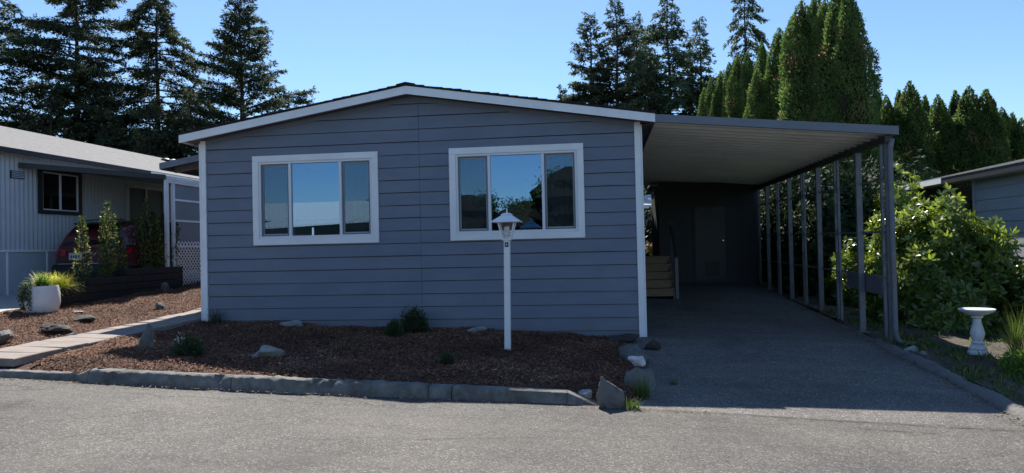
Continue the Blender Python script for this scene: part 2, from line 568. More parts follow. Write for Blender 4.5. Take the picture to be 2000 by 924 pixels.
ORD = ['first', 'second', 'third', 'fourth', 'fifth', 'sixth', 'seventh', 'eighth', 'ninth', 'tenth', 'eleventh',
       'twelfth', 'thirteenth', 'fourteenth', 'fifteenth', 'sixteenth', 'seventeenth', 'eighteenth']


# ---------------------------------------------------------------- numpy foliage
def nrm(a):
    return a/np.maximum(np.linalg.norm(a, axis=-1, keepdims=True), 1e-9)


def cards(P, D, Nn, L, W, shape='kite'):
    """leaf-sized faces: base P, direction D, facing Nn"""
    D = nrm(D)
    S = nrm(np.cross(D, Nn))
    L = np.broadcast_to(np.asarray(L, float), (len(P),))[:, None]
    W = np.broadcast_to(np.asarray(W, float), (len(P),))[:, None]
    up = nrm(np.cross(S, D))
    if shape == 'kite':
        return np.stack([P, P+D*L*0.5+S*W*0.5, P+D*L, P+D*L*0.5-S*W*0.5], 1)
    if shape == 'rect':
        return np.stack([P-S*W*0.5, P+D*L-S*W*0.5, P+D*L+S*W*0.5, P+S*W*0.5], 1)
    return np.stack([P, P+D*L*0.3+S*W*0.42+up*W*0.1, P+D*L*0.7+S*W*0.5+up*W*0.06, P+D*L-up*L*0.06,
                     P+D*L*0.7-S*W*0.5+up*W*0.06, P+D*L*0.3-S*W*0.42+up*W*0.1], 1)


def card_mesh(name, quads, var, mat):
    quads = np.asarray(quads, np.float32)
    n, k = quads.shape[:2]
    me = bpy.data.meshes.new(name)
    me.vertices.add(n*k)
    me.vertices.foreach_set('co', quads.reshape(-1))
    me.loops.add(n*k)
    me.loops.foreach_set('vertex_index', np.arange(n*k, dtype=np.int32))
    me.polygons.add(n)
    me.polygons.foreach_set('loop_start', np.arange(0, n*k, k, dtype=np.int32))
    me.update(calc_edges=True)
    at = me.attributes.new('var', 'FLOAT', 'FACE')
    at.data.foreach_set('value', np.asarray(var, np.float32))
    me.materials.append(M[mat])
    return me


def rand_dir(rng, n):
    return nrm(rng.normal(size=(n, 3)))


def conifer_meshes(H, R, seed, base=0.06, up=0.12, droop=0.35, dens=1.0, power=0.7, step=0.36, irr=0.5, mat='fir', card=0.235, hang=0.15, bare=0.16):
    rng = np.random.default_rng(seed)
    # side bias makes the outline uneven
    ph = rng.uniform(0, 6.28, 4)
    zs, az, ln = [], [], []
    z = max(base*H, 3.6)
    while z < H*0.985:
        t = z/H
        nb = rng.integers(3, 6)
        a0 = rng.uniform(0, 6.28)
        for k in range(nb):
            a = a0 + 6.283*k/nb + rng.normal()*0.25
            lobe = 1+0.22*math.sin(a*2+ph[0]+z*0.5)+0.18*math.sin(a+ph[1]+z*0.9)
            l = R*((1-t)**power)*lobe*(1-irr*rng.random())
            zs.append(z+rng.normal()*0.12); az.append(a); ln.append(max(l, 0.12))
        z += step*(0.7+0.6*rng.random())*(1 if t < 0.8 else 0.6)
    zs, az, ln = map(np.array, (zs, az, ln))
    nb = len(zs)
    upv = up + rng.normal(size=nb)*0.10 + 0.35*(zs/H)**2
    dr = droop*(0.6+0.8*rng.random(nb))
    out = np.stack([np.cos(az), np.sin(az), np.zeros(nb)], 1)
    # twigs
    nt = np.maximum((ln*15*dens).astype(int), 6)
    bi = np.repeat(np.arange(nb), nt)
    s = bare + (1-bare)*rng.random(len(bi))**0.75
    L = ln[bi]
    pos = out[bi]*(L*s)[:, None]
    pos[:, 2] = zs[bi] + L*(upv[bi]*s - dr[bi]*s*s)
    side = np.stack([-out[bi, 1], out[bi, 0], np.zeros(len(bi))], 1)*np.where(rng.random(len(bi)) < 0.5, -1, 1)[:, None]
    ang = rng.uniform(0.15, 1.25, len(bi))[:, None]
    tdir = out[bi]*np.cos(ang)+side*np.sin(ang)
    tdir[:, 2] += rng.normal(size=len(bi))*0.22 + upv[bi]*0.3 - dr[bi]*s*0.6
    tl = np.clip(L*(0.10+0.34*(1-s)), 0.18, 0.95)*(0.6+0.7*rng.random(len(bi)))
    nc = np.maximum((tl/0.050).astype(int), 3)
    ci = np.repeat(np.arange(len(bi)), nc)
    u = rng.random(len(ci))
    P = pos[ci] + nrm(tdir)[ci]*(tl[ci]*u)[:, None]
    P[:, 2] -= hang*(tl[ci]*u)**1.5 + rng.random(len(ci))*0.05
    P += rng.normal(size=P.shape)*0.035
    D = nrm(tdir)[ci] + rng.normal(size=P.shape)*0.45
    D[:, 2] -= hang*1.2
    Nn = np.array([0, 0, 1.0]) + rng.normal(size=P.shape)*0.55
    sz = card*(0.55+0.7*rng.random(len(ci)))
    q = cards(P, D, Nn, sz, sz*0.34)
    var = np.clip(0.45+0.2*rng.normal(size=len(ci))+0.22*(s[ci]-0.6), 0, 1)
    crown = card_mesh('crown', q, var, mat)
    mb = MB()
    r0 = 0.011*H+0.08
    lean = rng.normal(size=2)*0.006
    mb.tube([(lean[0]*h*math.sin(h), lean[1]*h, h) for h in np.linspace(-0.5, H*0.99, 8)], [r0*(1-0.97*f) for f in np.linspace(0, 1, 8)], 8)
    for i in range(0, nb):
        p0 = np.array([0, 0, zs[i]])
        pts = []
        for ss in (0, 0.5, 0.92):
            p = p0 + out[i]*ln[i]*ss
            p[2] += ln[i]*(upv[i]*ss - dr[i]*ss*ss)
            pts.append(p)
        rr = 0.012+0.012*ln[i]
        mb.tube(pts, [rr, rr*0.65, rr*0.25], 4)
    trunk = mb.mesh('trunk', (0, 0, 0))
    trunk.materials.append(M['bark'])
    return trunk, crown


def place_tree(name, label, cat, loc, parts, group=None, rz=0.0):
    t = thing(name, label, cat, loc, group)
    t.rotation_euler = (0, 0, rz)
    for nm, me in parts:
        link(nm, me, None, t, (0, 0, 0))
    return t


def core_mesh(name, fn, nz, na, mat, rng, jit=0.05):
    """lumpy solid of revolution: fn(t) -> (r, z)"""
    mb = MB()
    rs = []
    for i in range(nz):
        r, z = fn(i/(nz-1))
        rs.append([(r*(1+jit*rng.normal())*math.cos(6.2832*k/na), r*(1+jit*rng.normal())*math.sin(6.2832*k/na), z) for k in range(na)])
    mb.rings(rs)
    me = mb.mesh(name, (0, 0, 0))
    me.materials.append(M[mat])
    return me


def thuja_meshes(H, R, seed, n=9000, card=0.17, ex=2.6):
    rng = np.random.default_rng(seed)
    ph = rng.uniform(0, 6.28, 6)

    def rad_at(t, a):
        prof = (np.clip(1-t**ex, 0, 1))**0.85*(0.82+0.25*np.clip(t*3, 0, 1))
        lump = 1+0.11*np.sin(a*2+ph[0]+t*7)+0.09*np.sin(a*3+ph[1]-t*13)+0.07*np.sin(a*5+ph[2]+t*29)+0.05*np.sin(t*55+ph[3])
        return R*prof*lump
    t = rng.random(n*2)
    a = rng.uniform(0, 6.2832, n*2)
    keep = rng.random(n*2) < np.clip(rad_at(t, a)/R, 0.08, 1)
    t, a = t[keep][:n], a[keep][:n]
    r = rad_at(t, a)*(0.86+0.20*rng.random(len(t))+0.22*(rng.random(len(t)) < 0.05)*rng.random(len(t)))
    bend = 0.12*np.sin(t*2.2+ph[4])
    P = np.stack([r*np.cos(a)+bend, r*np.sin(a), t*H*0.985], 1)
    o = np.stack([np.cos(a), np.sin(a), np.zeros(len(a))], 1)
    D = o*rng.uniform(0.15, 0.9, len(a))[:, None]+np.array([0, 0, 0.9])+rng.normal(size=P.shape)*0.35
    Nn = o + rng.normal(size=P.shape)*0.7
    sz = card*(0.6+0.8*rng.random(len(a)))
    var = np.clip(0.42+0.17*rng.normal(size=len(a))+0.12*np.sin(a*3+t*21+ph[5]), 0, 1)
    patch = np.sin(a*2+ph[1]+t*9)*np.sin(t*17+ph[2]-a)+0.25*rng.normal(size=len(a))
    var = np.where((patch > 0.95) | (rng.random(len(a)) < 0.02), 1.3, var)
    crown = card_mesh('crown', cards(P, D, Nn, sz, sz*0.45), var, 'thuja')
    core = core_mesh('shade_core', lambda q: (max(0.02, R*0.80*(max(0, 1-q**ex))**0.85*(0.82+0.25*min(1, q*3))), q*H*0.97), 14, 10, 'core', rng, 0.06)
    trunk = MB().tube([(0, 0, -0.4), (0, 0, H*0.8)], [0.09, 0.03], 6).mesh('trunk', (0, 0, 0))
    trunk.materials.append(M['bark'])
    return [('crown', crown), ('shade_core', core), ('trunk', trunk)]


def bush_meshes(rx, ry, h, seed, n_ros, leaf=0.13, wid=0.042, per=8, mat='rhodo', core_s=0.80, zlow=0.0, core=True, sizevar=0.3):
    """rosettes of long leaves over a lumpy dome"""
    rng = np.random.default_rng(seed)
    ph = rng.uniform(0, 6.28, 6)
    u = rng.random(n_ros)
    a = rng.uniform(0, 6.2832, n_ros)
    ct = zlow + (1-zlow)*u
    st = np.sqrt(np.clip(1-ct**2.2, 0, 1))
    lump = 1+0.10*np.sin(a*3+ph[0]+ct*4)+0.08*np.sin(a*5+ph[1]-ct*9)+0.07*np.sin(a*9+ph[2]+ct*17)
    shell = 0.80+0.24*rng.random(n_ros)
    P = np.stack([rx*st*np.cos(a)*lump*shell, ry*st*np.sin(a)*lump*shell, h*ct*lump*shell*0.97], 1)
    P[:, 2] = np.maximum(P[:, 2], 0.03)
    o = nrm(np.stack([st*np.cos(a)/rx, st*np.sin(a)/ry, ct/h*0.9+0.25/h], 1)) + rng.normal(size=P.shape)*0.25
    o = nrm(o)
    i = np.repeat(np.arange(n_ros), per)
    k = np.tile(np.arange(per), n_ros)
    ref = nrm(np.cross(o, rand_dir(rng, n_ros)))
    ref2 = np.cross(o, ref)
    th = 6.2832*k/per + rng.normal(size=len(k))*0.25
    rdir = ref[i]*np.cos(th)[:, None]+ref2[i]*np.sin(th)[:, None]
    el = rng.uniform(0.05, 0.9, len(k))[:, None]
    D = rdir + o[i]*el + rng.normal(size=rdir.shape)*0.12
    Nn = o[i] - rdir*0.4 + rng.normal(size=rdir.shape)*0.15
    sz = leaf*(1-sizevar+2*sizevar*rng.random(len(k)))
    q = cards(P[i]+D*0.01, D, Nn, sz, wid*(0.8+0.4*rng.random(len(k))), 'leaf')
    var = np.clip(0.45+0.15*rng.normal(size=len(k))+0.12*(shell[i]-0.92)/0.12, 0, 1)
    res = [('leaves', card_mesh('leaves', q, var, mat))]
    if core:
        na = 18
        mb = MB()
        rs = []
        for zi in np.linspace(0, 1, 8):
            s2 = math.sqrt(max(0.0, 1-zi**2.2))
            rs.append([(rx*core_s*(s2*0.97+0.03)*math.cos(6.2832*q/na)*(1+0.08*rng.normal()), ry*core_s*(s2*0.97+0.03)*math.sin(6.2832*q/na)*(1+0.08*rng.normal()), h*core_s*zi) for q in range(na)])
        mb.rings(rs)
        me = mb.mesh('shade_core', (0, 0, 0))
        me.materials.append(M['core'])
        res.append(('shade_core', me))
    return res


def tuft_mesh(name, n, length, spread, seed, mat, width=0.008, segs=3, flop=0.6, base_r=0.04, erect=1.0):
    """arching blades from a crown"""
    rng = np.random.default_rng(seed)
    a = rng.uniform(0, 6.2832, n)
    b = rng.uniform(0, 6.2832, n)
    rb = base_r*np.sqrt(rng.random(n))
    P = np.stack([rb*np.cos(b), rb*np.sin(b), np.zeros(n)], 1)
    o = np.stack([np.cos(a), np.sin(a), np.zeros(n)], 1)
    ang = np.abs(rng.normal(size=n))*spread
    L = length*(0.5+0.6*rng.random(n))
    qs, vs = [], []
    v0 = rng.random(n)*0.8
    for k in range(segs):
        D = o*np.sin(ang)[:, None]+np.array([0, 0, erect])*np.cos(ang)[:, None]
        S = nrm(np.cross(D, o+np.array([0, 0, 0.01])+rng.normal(size=D.shape)*0.02))
        w0 = width*(1-k/segs); w1 = width*(1-(k+0.93)/segs)
        Q = P + nrm(D)*(L/segs)[:, None]
        qs.append(np.stack([P-S*w0/2, Q-S*w1/2, Q+S*w1/2, P+S*w0/2], 1))
        vs.append(v0+0.1*k)
        P = Q
        ang = ang + flop/segs*(0.5+rng.random(n))
    return card_mesh(name, np.concatenate(qs), np.concatenate(vs), mat)


def spray_ball(name, r, h, n, seed, mat, card=0.06, w=0.3, low=-0.2):
    """small fine-leaved shrub: short sprays through the volume, denser outside"""
    rng = np.random.default_rng(seed)
    d = rand_dir(rng, n)
    d[:, 2] = np.abs(d[:, 2])*(1-low)+low*rng.random(n)
    d = nrm(d)
    ph = rng.uniform(0, 6.28, 3)
    az = np.arctan2(d[:, 1], d[:, 0])
    s = (0.35+0.65*rng.random(n)**0.5)*(1+0.14*np.sin(az*4+ph[0]+d[:, 2]*6)+0.1*np.sin(az*7+ph[1]))
    P = d*s[:, None]*np.array([r, r, h])
    P[:, 2] = np.maximum(P[:, 2]+h*0.08, 0.0)
    D = d+rng.normal(size=d.shape)*0.45+np.array([0, 0, 0.35])
    sz = card*(0.6+0.8*rng.random(n))
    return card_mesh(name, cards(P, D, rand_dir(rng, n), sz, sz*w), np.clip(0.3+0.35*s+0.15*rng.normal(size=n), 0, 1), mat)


# ---------------------------------------------------------------- the setting
def sheet(name, xs, ys, fn, mat, parent=None, label=None, jitter=0.0, seed=0, bound=None):
    rng = np.random.default_rng(seed)
    me = bpy.data.meshes.new(name)
    nx, ny = len(xs), len(ys)
    v = []
    for j, y in enumerate(ys):
        for i, x in enumerate(xs):
            X, Y = x, y
            if bound:
                X, Y = bound(x, y)
            v.append((X, Y, fn(X, Y)+(rng.normal()*jitter if jitter else 0)))
    f = [(j*nx+i, j*nx+i+1, (j+1)*nx+i+1, (j+1)*nx+i) for j in range(ny-1) for i in range(nx-1)]
    me.from_pydata(v, [], f)
    me.polygons.foreach_set('use_smooth', [True]*len(f))
    o = link(name, me, mat)
    WLOC[o.name] = np.zeros(3)
    o['kind'] = 'structure'
    if label:
        o['label'] = label
    return o


def axis(a, b, step, far=None):
    m = list(np.arange(a, b+1e-6, step))
    if far:
        m = [-far, -far/2, -far/4] + m + [far/4, far/2, far]
    return m


sheet('ground', axis(-30, 30, 1.5, 600), axis(-30, 45, 1.5, 600), lambda x, y: ground(x, y)-0.10, 'lawn')
sheet('road', axis(-60, 60, 1.0), [-16, -13, -10, -7, -5, -3.95], lambda x, y: ground(x, y)+0.012*math.sin(x*0.9+y), 'asphalt')
sheet('driveway', axis(-0.35, 3.55, 0.3), axis(-3.95, 9.6, 0.45), lambda x, y: ground(x, y)+(0.012*math.sin(x*0.9+y) if y <= -3.9 else 0.0), 'drive')
sheet('neighbour_driveway', axis(-13.6, -10.9, 0.45), axis(-3.95, 9.0, 0.5), lambda x, y: mulch(x, y)-0.012, 'pale_concrete')
rgm = np.random.default_rng(5)


def mulch_z(x, y):
    return mulch(x, y) + 0.018*math.sin(x*1.7+y*2.3)+0.014*math.sin(x*4.1-y*3.1) + 0.01*math.sin(x*9+y*7)


def front_bed(x, y):
    # bed bulges up along the wall and drops behind the kerb
    return mulch_z(x, y) + 0.03*math.exp(-((y+0.5)/0.5)**2)*(1+math.sin(x*2.1))*0.5


FB_X = axis(-7.25, -0.15, 0.12)
FB_Y = axis(-3.82, 0.02, 0.12)
def front_bed(x, y, _f=front_bed):
    z = _f(x, y)
    if y < -3.3:
        top = 0.045 if x < -6.3 else (0.120 if x < -0.98 else 0.120-0.105*min(1, (x+0.98)/0.3))
        t = min(1.0, max(0.0, (y+3.80)/0.4))
        z = (1-t)*(top-0.028-0.042*x)+t*z
    if x > -0.6:
        t = min(1.0, max(0.0, (-0.17-x)/0.4))
        z = (1-t)*(ground(x, y)-0.01)+t*z
    return z


sheet('mulch_bed', FB_X, FB_Y, front_bed, 'soil', jitter=0.008, seed=3)
def side_bed(x, y):
    t = min(1.0, max(0.0, (y+3.84)/0.5))
    return (1-t)*(0.035-0.042*x)+t*mulch_z(x, y)


sheet('side_mulch_bed', axis(-11.15, -7.10, 0.15), axis(-3.86, 6.2, 0.12), side_bed, 'soil', jitter=0.008, seed=4)
sheet('right_soil', axis(3.5, 7.7, 0.2), axis(-6.0, 14.0, 0.25), lambda x, y: ground(x, y)+0.02+0.03*math.sin(x*3+y)+0.02*math.sin(y*4-x*2)-(0.05 if y < -3.9 else 0), 'dirt', jitter=0.012, seed=6)


def chips(name, n, x0, x1, y0, y1, fn, seed, keep=None):
    rng = np.random.default_rng(seed)
    x = rng.uniform(x0, x1, n); y = rng.uniform(y0, y1, n)
    if keep:
        k = keep(x, y)
        x, y = x[k], y[k]
    z = np.array([fn(a, b) for a, b in zip(x, y)])+0.004+0.022*rng.random(len(x))
    P = np.stack([x, y, z], 1)
    a = rng.uniform(0, 6.28, len(x))
    D = np.stack([np.cos(a), np.sin(a), rng.normal(size=len(x))*0.32], 1)
    Nn = np.array([0, 0, 1.0])+rng.normal(size=P.shape)*0.35
    L = 0.010+0.030*rng.random(len(x))**1.8
    me = card_mesh(name, cards(P, D, Nn, L, 0.005+0.008*rng.random(len(x)), 'rect'), np.clip(0.40+0.17*rng.normal(size=len(x))+0.10*np.sin(x*1.3+y*0.9)*np.sin(y*2.1-x), 0, 1.0), 'chips')
    o = link(name, me, None)
    o['label'] = 'shredded brown bark chips covering the ' + ('front bed below the house wall' if seed == 1 else 'bed beside the stepping path')
    o['category'] = 'bark mulch'
    o['kind'] = 'stuff'
    return o


chips('bark_mulch', 95000, -7.22, -0.25, -3.78, 0.0, front_bed, 1)
chips('bark_mulch', 88000, -11.1, -7.3, -3.84, 6.1, side_bed, 2, keep=lambda x, y: ~((x > -8.02) & (x < -7.26) & (y > -3.8)))


# kerb stones along the road
def kerb_stone(parent, x0, x1, h0, h1, seed, name='kerb_stone', rough=0.006, yf=-3.95, depth=0.17):
    rng = np.random.default_rng(seed)
    n = max(3, int((x1-x0)/0.045))
    mb = MB()
    rs = []
    chip = np.convolve(rng.normal(size=n+9), np.ones(6)/6, 'same')[:n+1]
    for i in range(n+1):
        x = x0+(x1-x0)*i/n
        t = i/n
        h = h0 + (h1-h0)*t
        g = -0.028-0.042*x
        c = max(0, chip[i]-0.12)*rough*9
        prof = [(0.0, -0.06), (0.004, 0.0), (0.018+c*0.2, h*0.62-c), (0.032+c, h*0.90-c*0.9), (0.058+c, h-0.004-c*0.5), (0.10, h), (depth, h-0.006), (depth, -0.06)]
        rs.append([(x, yf+py+(rng.normal()*rough*0.5 if 0.1 < pz/max(h, .01) else 0), g+pz+(rng.normal()*rough*0.5 if pz > 0.02 else 0)) for py, pz in prof])
    mb.rings(rs)
    return mb.build(name, 'concrete', parent, smooth=True)


kerb = thing('kerb', None, None, (-3.5, -3.87, 0.12))
kerb['kind'] = 'structure'
kerb_stone(kerb, -6.22, -4.56, 0.135, 0.138, 1, rough=0.010)
kerb_stone(kerb, -6.44, -6.225, 0.05, 0.135, 2)
kerb_stone(kerb, -4.55, -2.40, 0.138, 0.135, 3, rough=0.011)
kerb_stone(kerb, -2.39, -2.16, 0.135, 0.135, 4)
kerb_stone(kerb, -2.15, -0.98, 0.135, 0.135, 5, rough=0.003)
kerb_stone(kerb, -0.975, -0.66, 0.135, 0.015, 6, rough=0.002)
low = thing('low_kerb', None, None, (-9, -3.9, 0.3))
low['kind'] = 'structure'
for k in range(4):
    kerb_stone(low, -6.45-1.5*(k+1)+0.008, -6.45-1.5*k-0.008, 0.085, 0.085, 20+k, rough=0.006, yf=-3.93, depth=0.12)

# rolled asphalt edge of the driveway on the right
rk = MB()
rng = np.random.default_rng(9)
rs = []
for i in range(90):
    y = -5.2 + i*0.062
    x = 3.44+0.02*math.sin(y*2)+(0.06*max(0, -3.6-y))
    hh = 0.085*(0.85+0.15*math.sin(y*3.3))*(1 if y < -0.4 else max(0.1, 1-(y+0.4)*1.6)) + rng.normal()*0.004
    g = ground(3.45, y)
    rs.append([(x+0.12*math.cos(math.pi*k/6)+rng.normal()*0.005, y, g-0.02+(hh+0.02)*math.sin(math.pi*k/6)+rng.normal()*0.003) for k in range(6, -1, -1)])
rk.rings(rs)
o = rk.build('driveway_edge', 'rock', smooth=True)
o['kind'] = 'structure'

# open cracks where the driveway meets the road
M['crack'] = plain('crack_shadow', (0.02, 0.02, 0.02), 0.95)
for k, (xa, xb, ya, yb, w) in enumerate([(0.5, 4.6, -3.99, -4.16, 0.012), (0.15, 2.3, -4.22, -4.34, 0.008), (-3.2, -1.2, -5.6, -5.2, 0.006)]):
    rng = np.random.default_rng(70+k)
    n = int((xb-xa)/0.06)
    wob = np.cumsum(rng.normal(size=n+1))*0.007
    m2 = MB()
    prev = None
    for i in range(n+1):
        x = xa+(xb-xa)*i/n
        y = ya+(yb-ya)*i/n+wob[i]-wob[n]*i/n
        h = w*(0.35+0.9*rng.random())*(0.5 if rng.random() < 0.15 else 1)*0.5
        z = ground(x, -5)+0.012*math.sin(x*0.9+y)+0.006
        cur = ((x, y-h, z), (x, y+h, z))
        if prev and rng.random() > 0.06:
            m2.face([prev[0], cur[0], cur[1], prev[1]])
        prev = cur
    o = m2.build('road_crack', 'crack')
    o['kind'] = 'structure'

# stepping path of slabs along the left side
path = thing('path', None, None, (-7.65, -1.0, 0.4))
path['kind'] = 'structure'
y = -3.78
k = 0
rng = np.random.default_rng(12)
while y < 6.0:
    d = 0.40
    mb = MB()
    x0, x1 = -7.99+rng.normal()*0.012, -7.29+rng.normal()*0.012
    zz = [mulch(x, q)+0.040+rng.normal()*0.006 for x, q in ((x0, y), (x1, y), (x1, y+d), (x0, y+d))]
    pts = [(x0, y+0.008), (x1, y+0.008), (x1, y+d-0.008), (x0, y+d-0.008)]
    mb.loft([(p[0], p[1], mulch(p[0], p[1])-0.05) for p in pts], [(p[0], p[1], q) for p, q in zip(pts, zz)])
    mb.build('slab', 'slab', path, bevel=0.008)
    y += d
    k += 1


# ---------------------------------------------------------------- the house
HX0, HX1, HY1 = -7.203, 0.027, 17.0
MIDX = (HX0+HX1)/2
OV, EV = 0.28, 0.21            # front and side overhang
SL = 0.1608


def roof_z(x):                 # top of the rake boards
    return 4.18 - SL*abs(x-MIDX)


house = thing('house', 'slate-blue lap-sided manufactured house with white trim and black shingle roof', 'house', (MIDX, 0, 0.2))


def clip(poly, a, b, c):
    out = []
    for i in range(len(poly)):
        p, q = poly[i], poly[(i+1) % len(poly)]
        fp, fq = a*p[0]+b*p[1]-c, a*q[0]+b*q[1]-c
        if fp <= 0:
            out.append(p)
        if fp*fq < 0:
            t = fp/(fp-fq)
            out.append((p[0]+t*(q[0]-p[0]), p[1]+t*(q[1]-p[1])))
    return out


LAP = 0.2032
ZA = 2.738
WIN = [(-6.289, -4.152), (-2.981, -0.852)]
WZ0, WZ1 = 1.738, 3.209
rng = np.random.default_rng(20)


def siding_piece(x0, x1, z0, z1, gable=True, name='siding_board', parent=house, mat='siding', seam=0.0):
    j1, j2 = rng.normal(size=2)*0.0022
    poly = [(x0, z0+j1), (x0*0.5+x1*0.5, z0+rng.normal()*0.0022), (x1, z0+j2), (x1, z1), (x0, z1)]
    if gable:
        c = 4.18-0.10
        poly = clip(poly, -SL, 1, c-SL*MIDX)      # left slope: z <= c + SL*(x-MIDX)
        if len(poly) > 2:
            poly = clip(poly, SL, 1, c+SL*MIDX)
    if len(poly) < 3:
        return None
    jit = rng.normal()*0.0012
    fr = [(p[0], -0.004-0.018*(z1-p[1])/LAP+jit, p[1]) for p in poly]
    bk = [(p[0], 0.012, p[1]) for p in poly]
    mb = MB()
    mb.loft(bk, fr)
    return mb.build(name, mat, parent)


JOINT = -3.47
for k in range(-7, 14):
    z1 = ZA - (k-1)*LAP
    z0 = ZA - k*LAP
    z0w = z0+rng.normal()*0.0015
    xs = [(HX0+0.08, HX1-0.08)]
    cuts = []
    if z1 > WZ0+0.01 and z0 < WZ1-0.01:
        # boards beside the windows; full-width strips above/below stay whole
        for a, b in WIN:
            cuts.append((a+0.05, b-0.05))
    segs = []
    cur = HX0+0.08
    for a, b in cuts:
        segs.append((cur, a))
        cur = b
    segs.append((cur, HX1-0.08))
    zt = z1-0.011  # open slot shaped to give a dark shadow line under each lap
    for (a, b) in segs:
        if a < JOINT-0.3 and b > JOINT+0.3:
            siding_piece(a, JOINT-0.0025, z0w, zt)
            siding_piece(JOINT+0.0025, b, z0w, zt)
        else:
            siding_piece(a, b, z0w, zt)
    # strips of a partly cut row, above and below each window
    if cuts:
        for a, b in cuts:
            if z1 > WZ1:
                siding_piece(a, b, max(z0, WZ1-0.05), zt)
            if z0 < WZ0:
                siding_piece(a, b, z0w, min(zt, WZ0+0.05))

# wall behind the boards, coloured dark so gaps read as lap shadows; window openings
mb = MB()


def wall_poly(poly):
    poly = clip(clip(poly, -SL, 1, 4.06-SL*MIDX), SL, 1, 4.06+SL*MIDX)
    mb.loft([(p[0], 0.015, p[1]) for p in poly], [(p[0], 0.11, p[1]) for p in poly])


xs = [HX0, WIN[0][0]+0.06, WIN[0][1]-0.06, WIN[1][0]+0.06, WIN[1][1]-0.06, HX1]
for i in range(5):
    if i % 2 == 0:
        wall_poly([(xs[i], 0.0), (xs[i+1], 0.0), (xs[i+1], 4.3), (xs[i], 4.3)])
    else:
        wall_poly([(xs[i], 0.0), (xs[i+1], 0.0), (xs[i+1], WZ0+0.06), (xs[i], WZ0+0.06)])
        wall_poly([(xs[i], WZ1-0.06), (xs[i+1], WZ1-0.06), (xs[i+1], 4.3), (xs[i], 4.3)])
mb.box(HX0, HX0+0.1, 0.112, HY1, 0.0, 3.45)
mb.box(HX1-0.1, HX1, 0.112, HY1, 0.2, 3.45)
mb.box(HX0+0.1, HX1-0.1, HY1-0.1, HY1, 0.6, 3.45)
mb.build('wall', 'beam', house)
# side boards (long, one per course)
for sx, xo in ((-1, HX0), (1, HX1)):
    for k in range(-3, 14):
        z0 = ZA-k*LAP
        m2 = MB()
        m2.loft([(xo, 0.1, z0), (xo+sx*0.018, 0.1, z0), (xo+sx*0.005, 0.1, z0+LAP+0.012), (xo, 0.1, z0+LAP+0.012)],
                [(xo, HY1, z0), (xo+sx*0.018, HY1, z0), (xo+sx*0.005, HY1, z0+LAP+0.012), (xo, HY1, z0+LAP+0.012)])
        if z0+LAP < 3.48:
            m2.build('side_siding_board', 'siding', house)
# interior
mb = MB()
mb.box(HX0+0.11, HX1-0.11, 0.115, 5.0, 0.95, 1.0)
mb.box(HX0+0.11, HX1-0.11, 0.115, 5.0, 3.38, 3.43)
mb.box(HX0+0.11, HX1-0.11, 4.2, 4.3, 1.0, 3.38)
mb.box(MIDX+0.0, MIDX+0.1, 0.115, 4.2, 1.0, 3.38)
mb.build('interior', 'wall_in', house)

# corner boards
for xa, xb, xs_, zb in ((HX0, HX0+0.092, -1, 0.40), (HX1-0.092, HX1, 1, 0.14)):
    mb = MB()
    mb.box(xa, xb, -0.036, 0.012, zb, 3.50)
    mb.build('corner_board', 'white', house, bevel=0.004)
    mb = MB()
    e = HX0 if xs_ < 0 else HX1
    mb.box(e+xs_*0.002, e+xs_*0.026, -0.036, 0.095, zb, 3.46)
    mb.build('corner_board', 'white', house, bevel=0.004)

# frieze under the soffit, soffit, rake boards
for s in (-1, 1):
    xe = MIDX+s*(MIDX-HX0-0.09)
    mb = MB()
    p = [(MIDX, roof_z(MIDX)-0.102), (xe, roof_z(xe)-0.102), (xe, roof_z(xe)-0.175), (MIDX, roof_z(MIDX)-0.175)]
    mb.loft([(a, -0.030, b) for a, b in p], [(a, 0.0, b) for a, b in p])
    mb.build('frieze_board', 'siding', house)
    xo = MIDX+s*(MIDX-HX0+EV)
    mb = MB()
    p = [(MIDX, roof_z(MIDX)), (xo, roof_z(xo)), (xo, roof_z(xo)-0.125), (MIDX, roof_z(MIDX)-0.125)]
    mb.loft([(a, -OV-0.022, b) for a, b in p], [(a, -OV, b) for a, b in p])
    mb.build('rake_board', 'white', house)
    mb = MB()
    p = [(MIDX, roof_z(MIDX)-0.092), (xo-s*0.02, roof_z(xo-s*0.02)-0.092), (xo-s*0.02, roof_z(xo-s*0.02)-0.078), (MIDX, roof_z(MIDX)-0.078)]
    mb.loft([(a, -OV+0.002, b) for a, b in p], [(a, 0.10, b) for a, b in p])
    mb.build('soffit', 'soffit', house)
    # side eave board and gable soffit strip
    mb = MB()
    mb.box(xo-s*0.02, xo, -OV+0.003, HY1+0.2, roof_z(xo)-0.115, roof_z(xo)-0.004)
    mb.build('eave_board', 'white' if s < 0 else 'carport_face', house)
    mb = MB()
    e = HX0 if s < 0 else HX1
    zz = roof_z(xo)-0.10
    mb.box(e+s*0.03, xo-s*0.021, 0.105, HY1, zz, zz+0.015)
    mb.build('soffit', 'soffit', house)
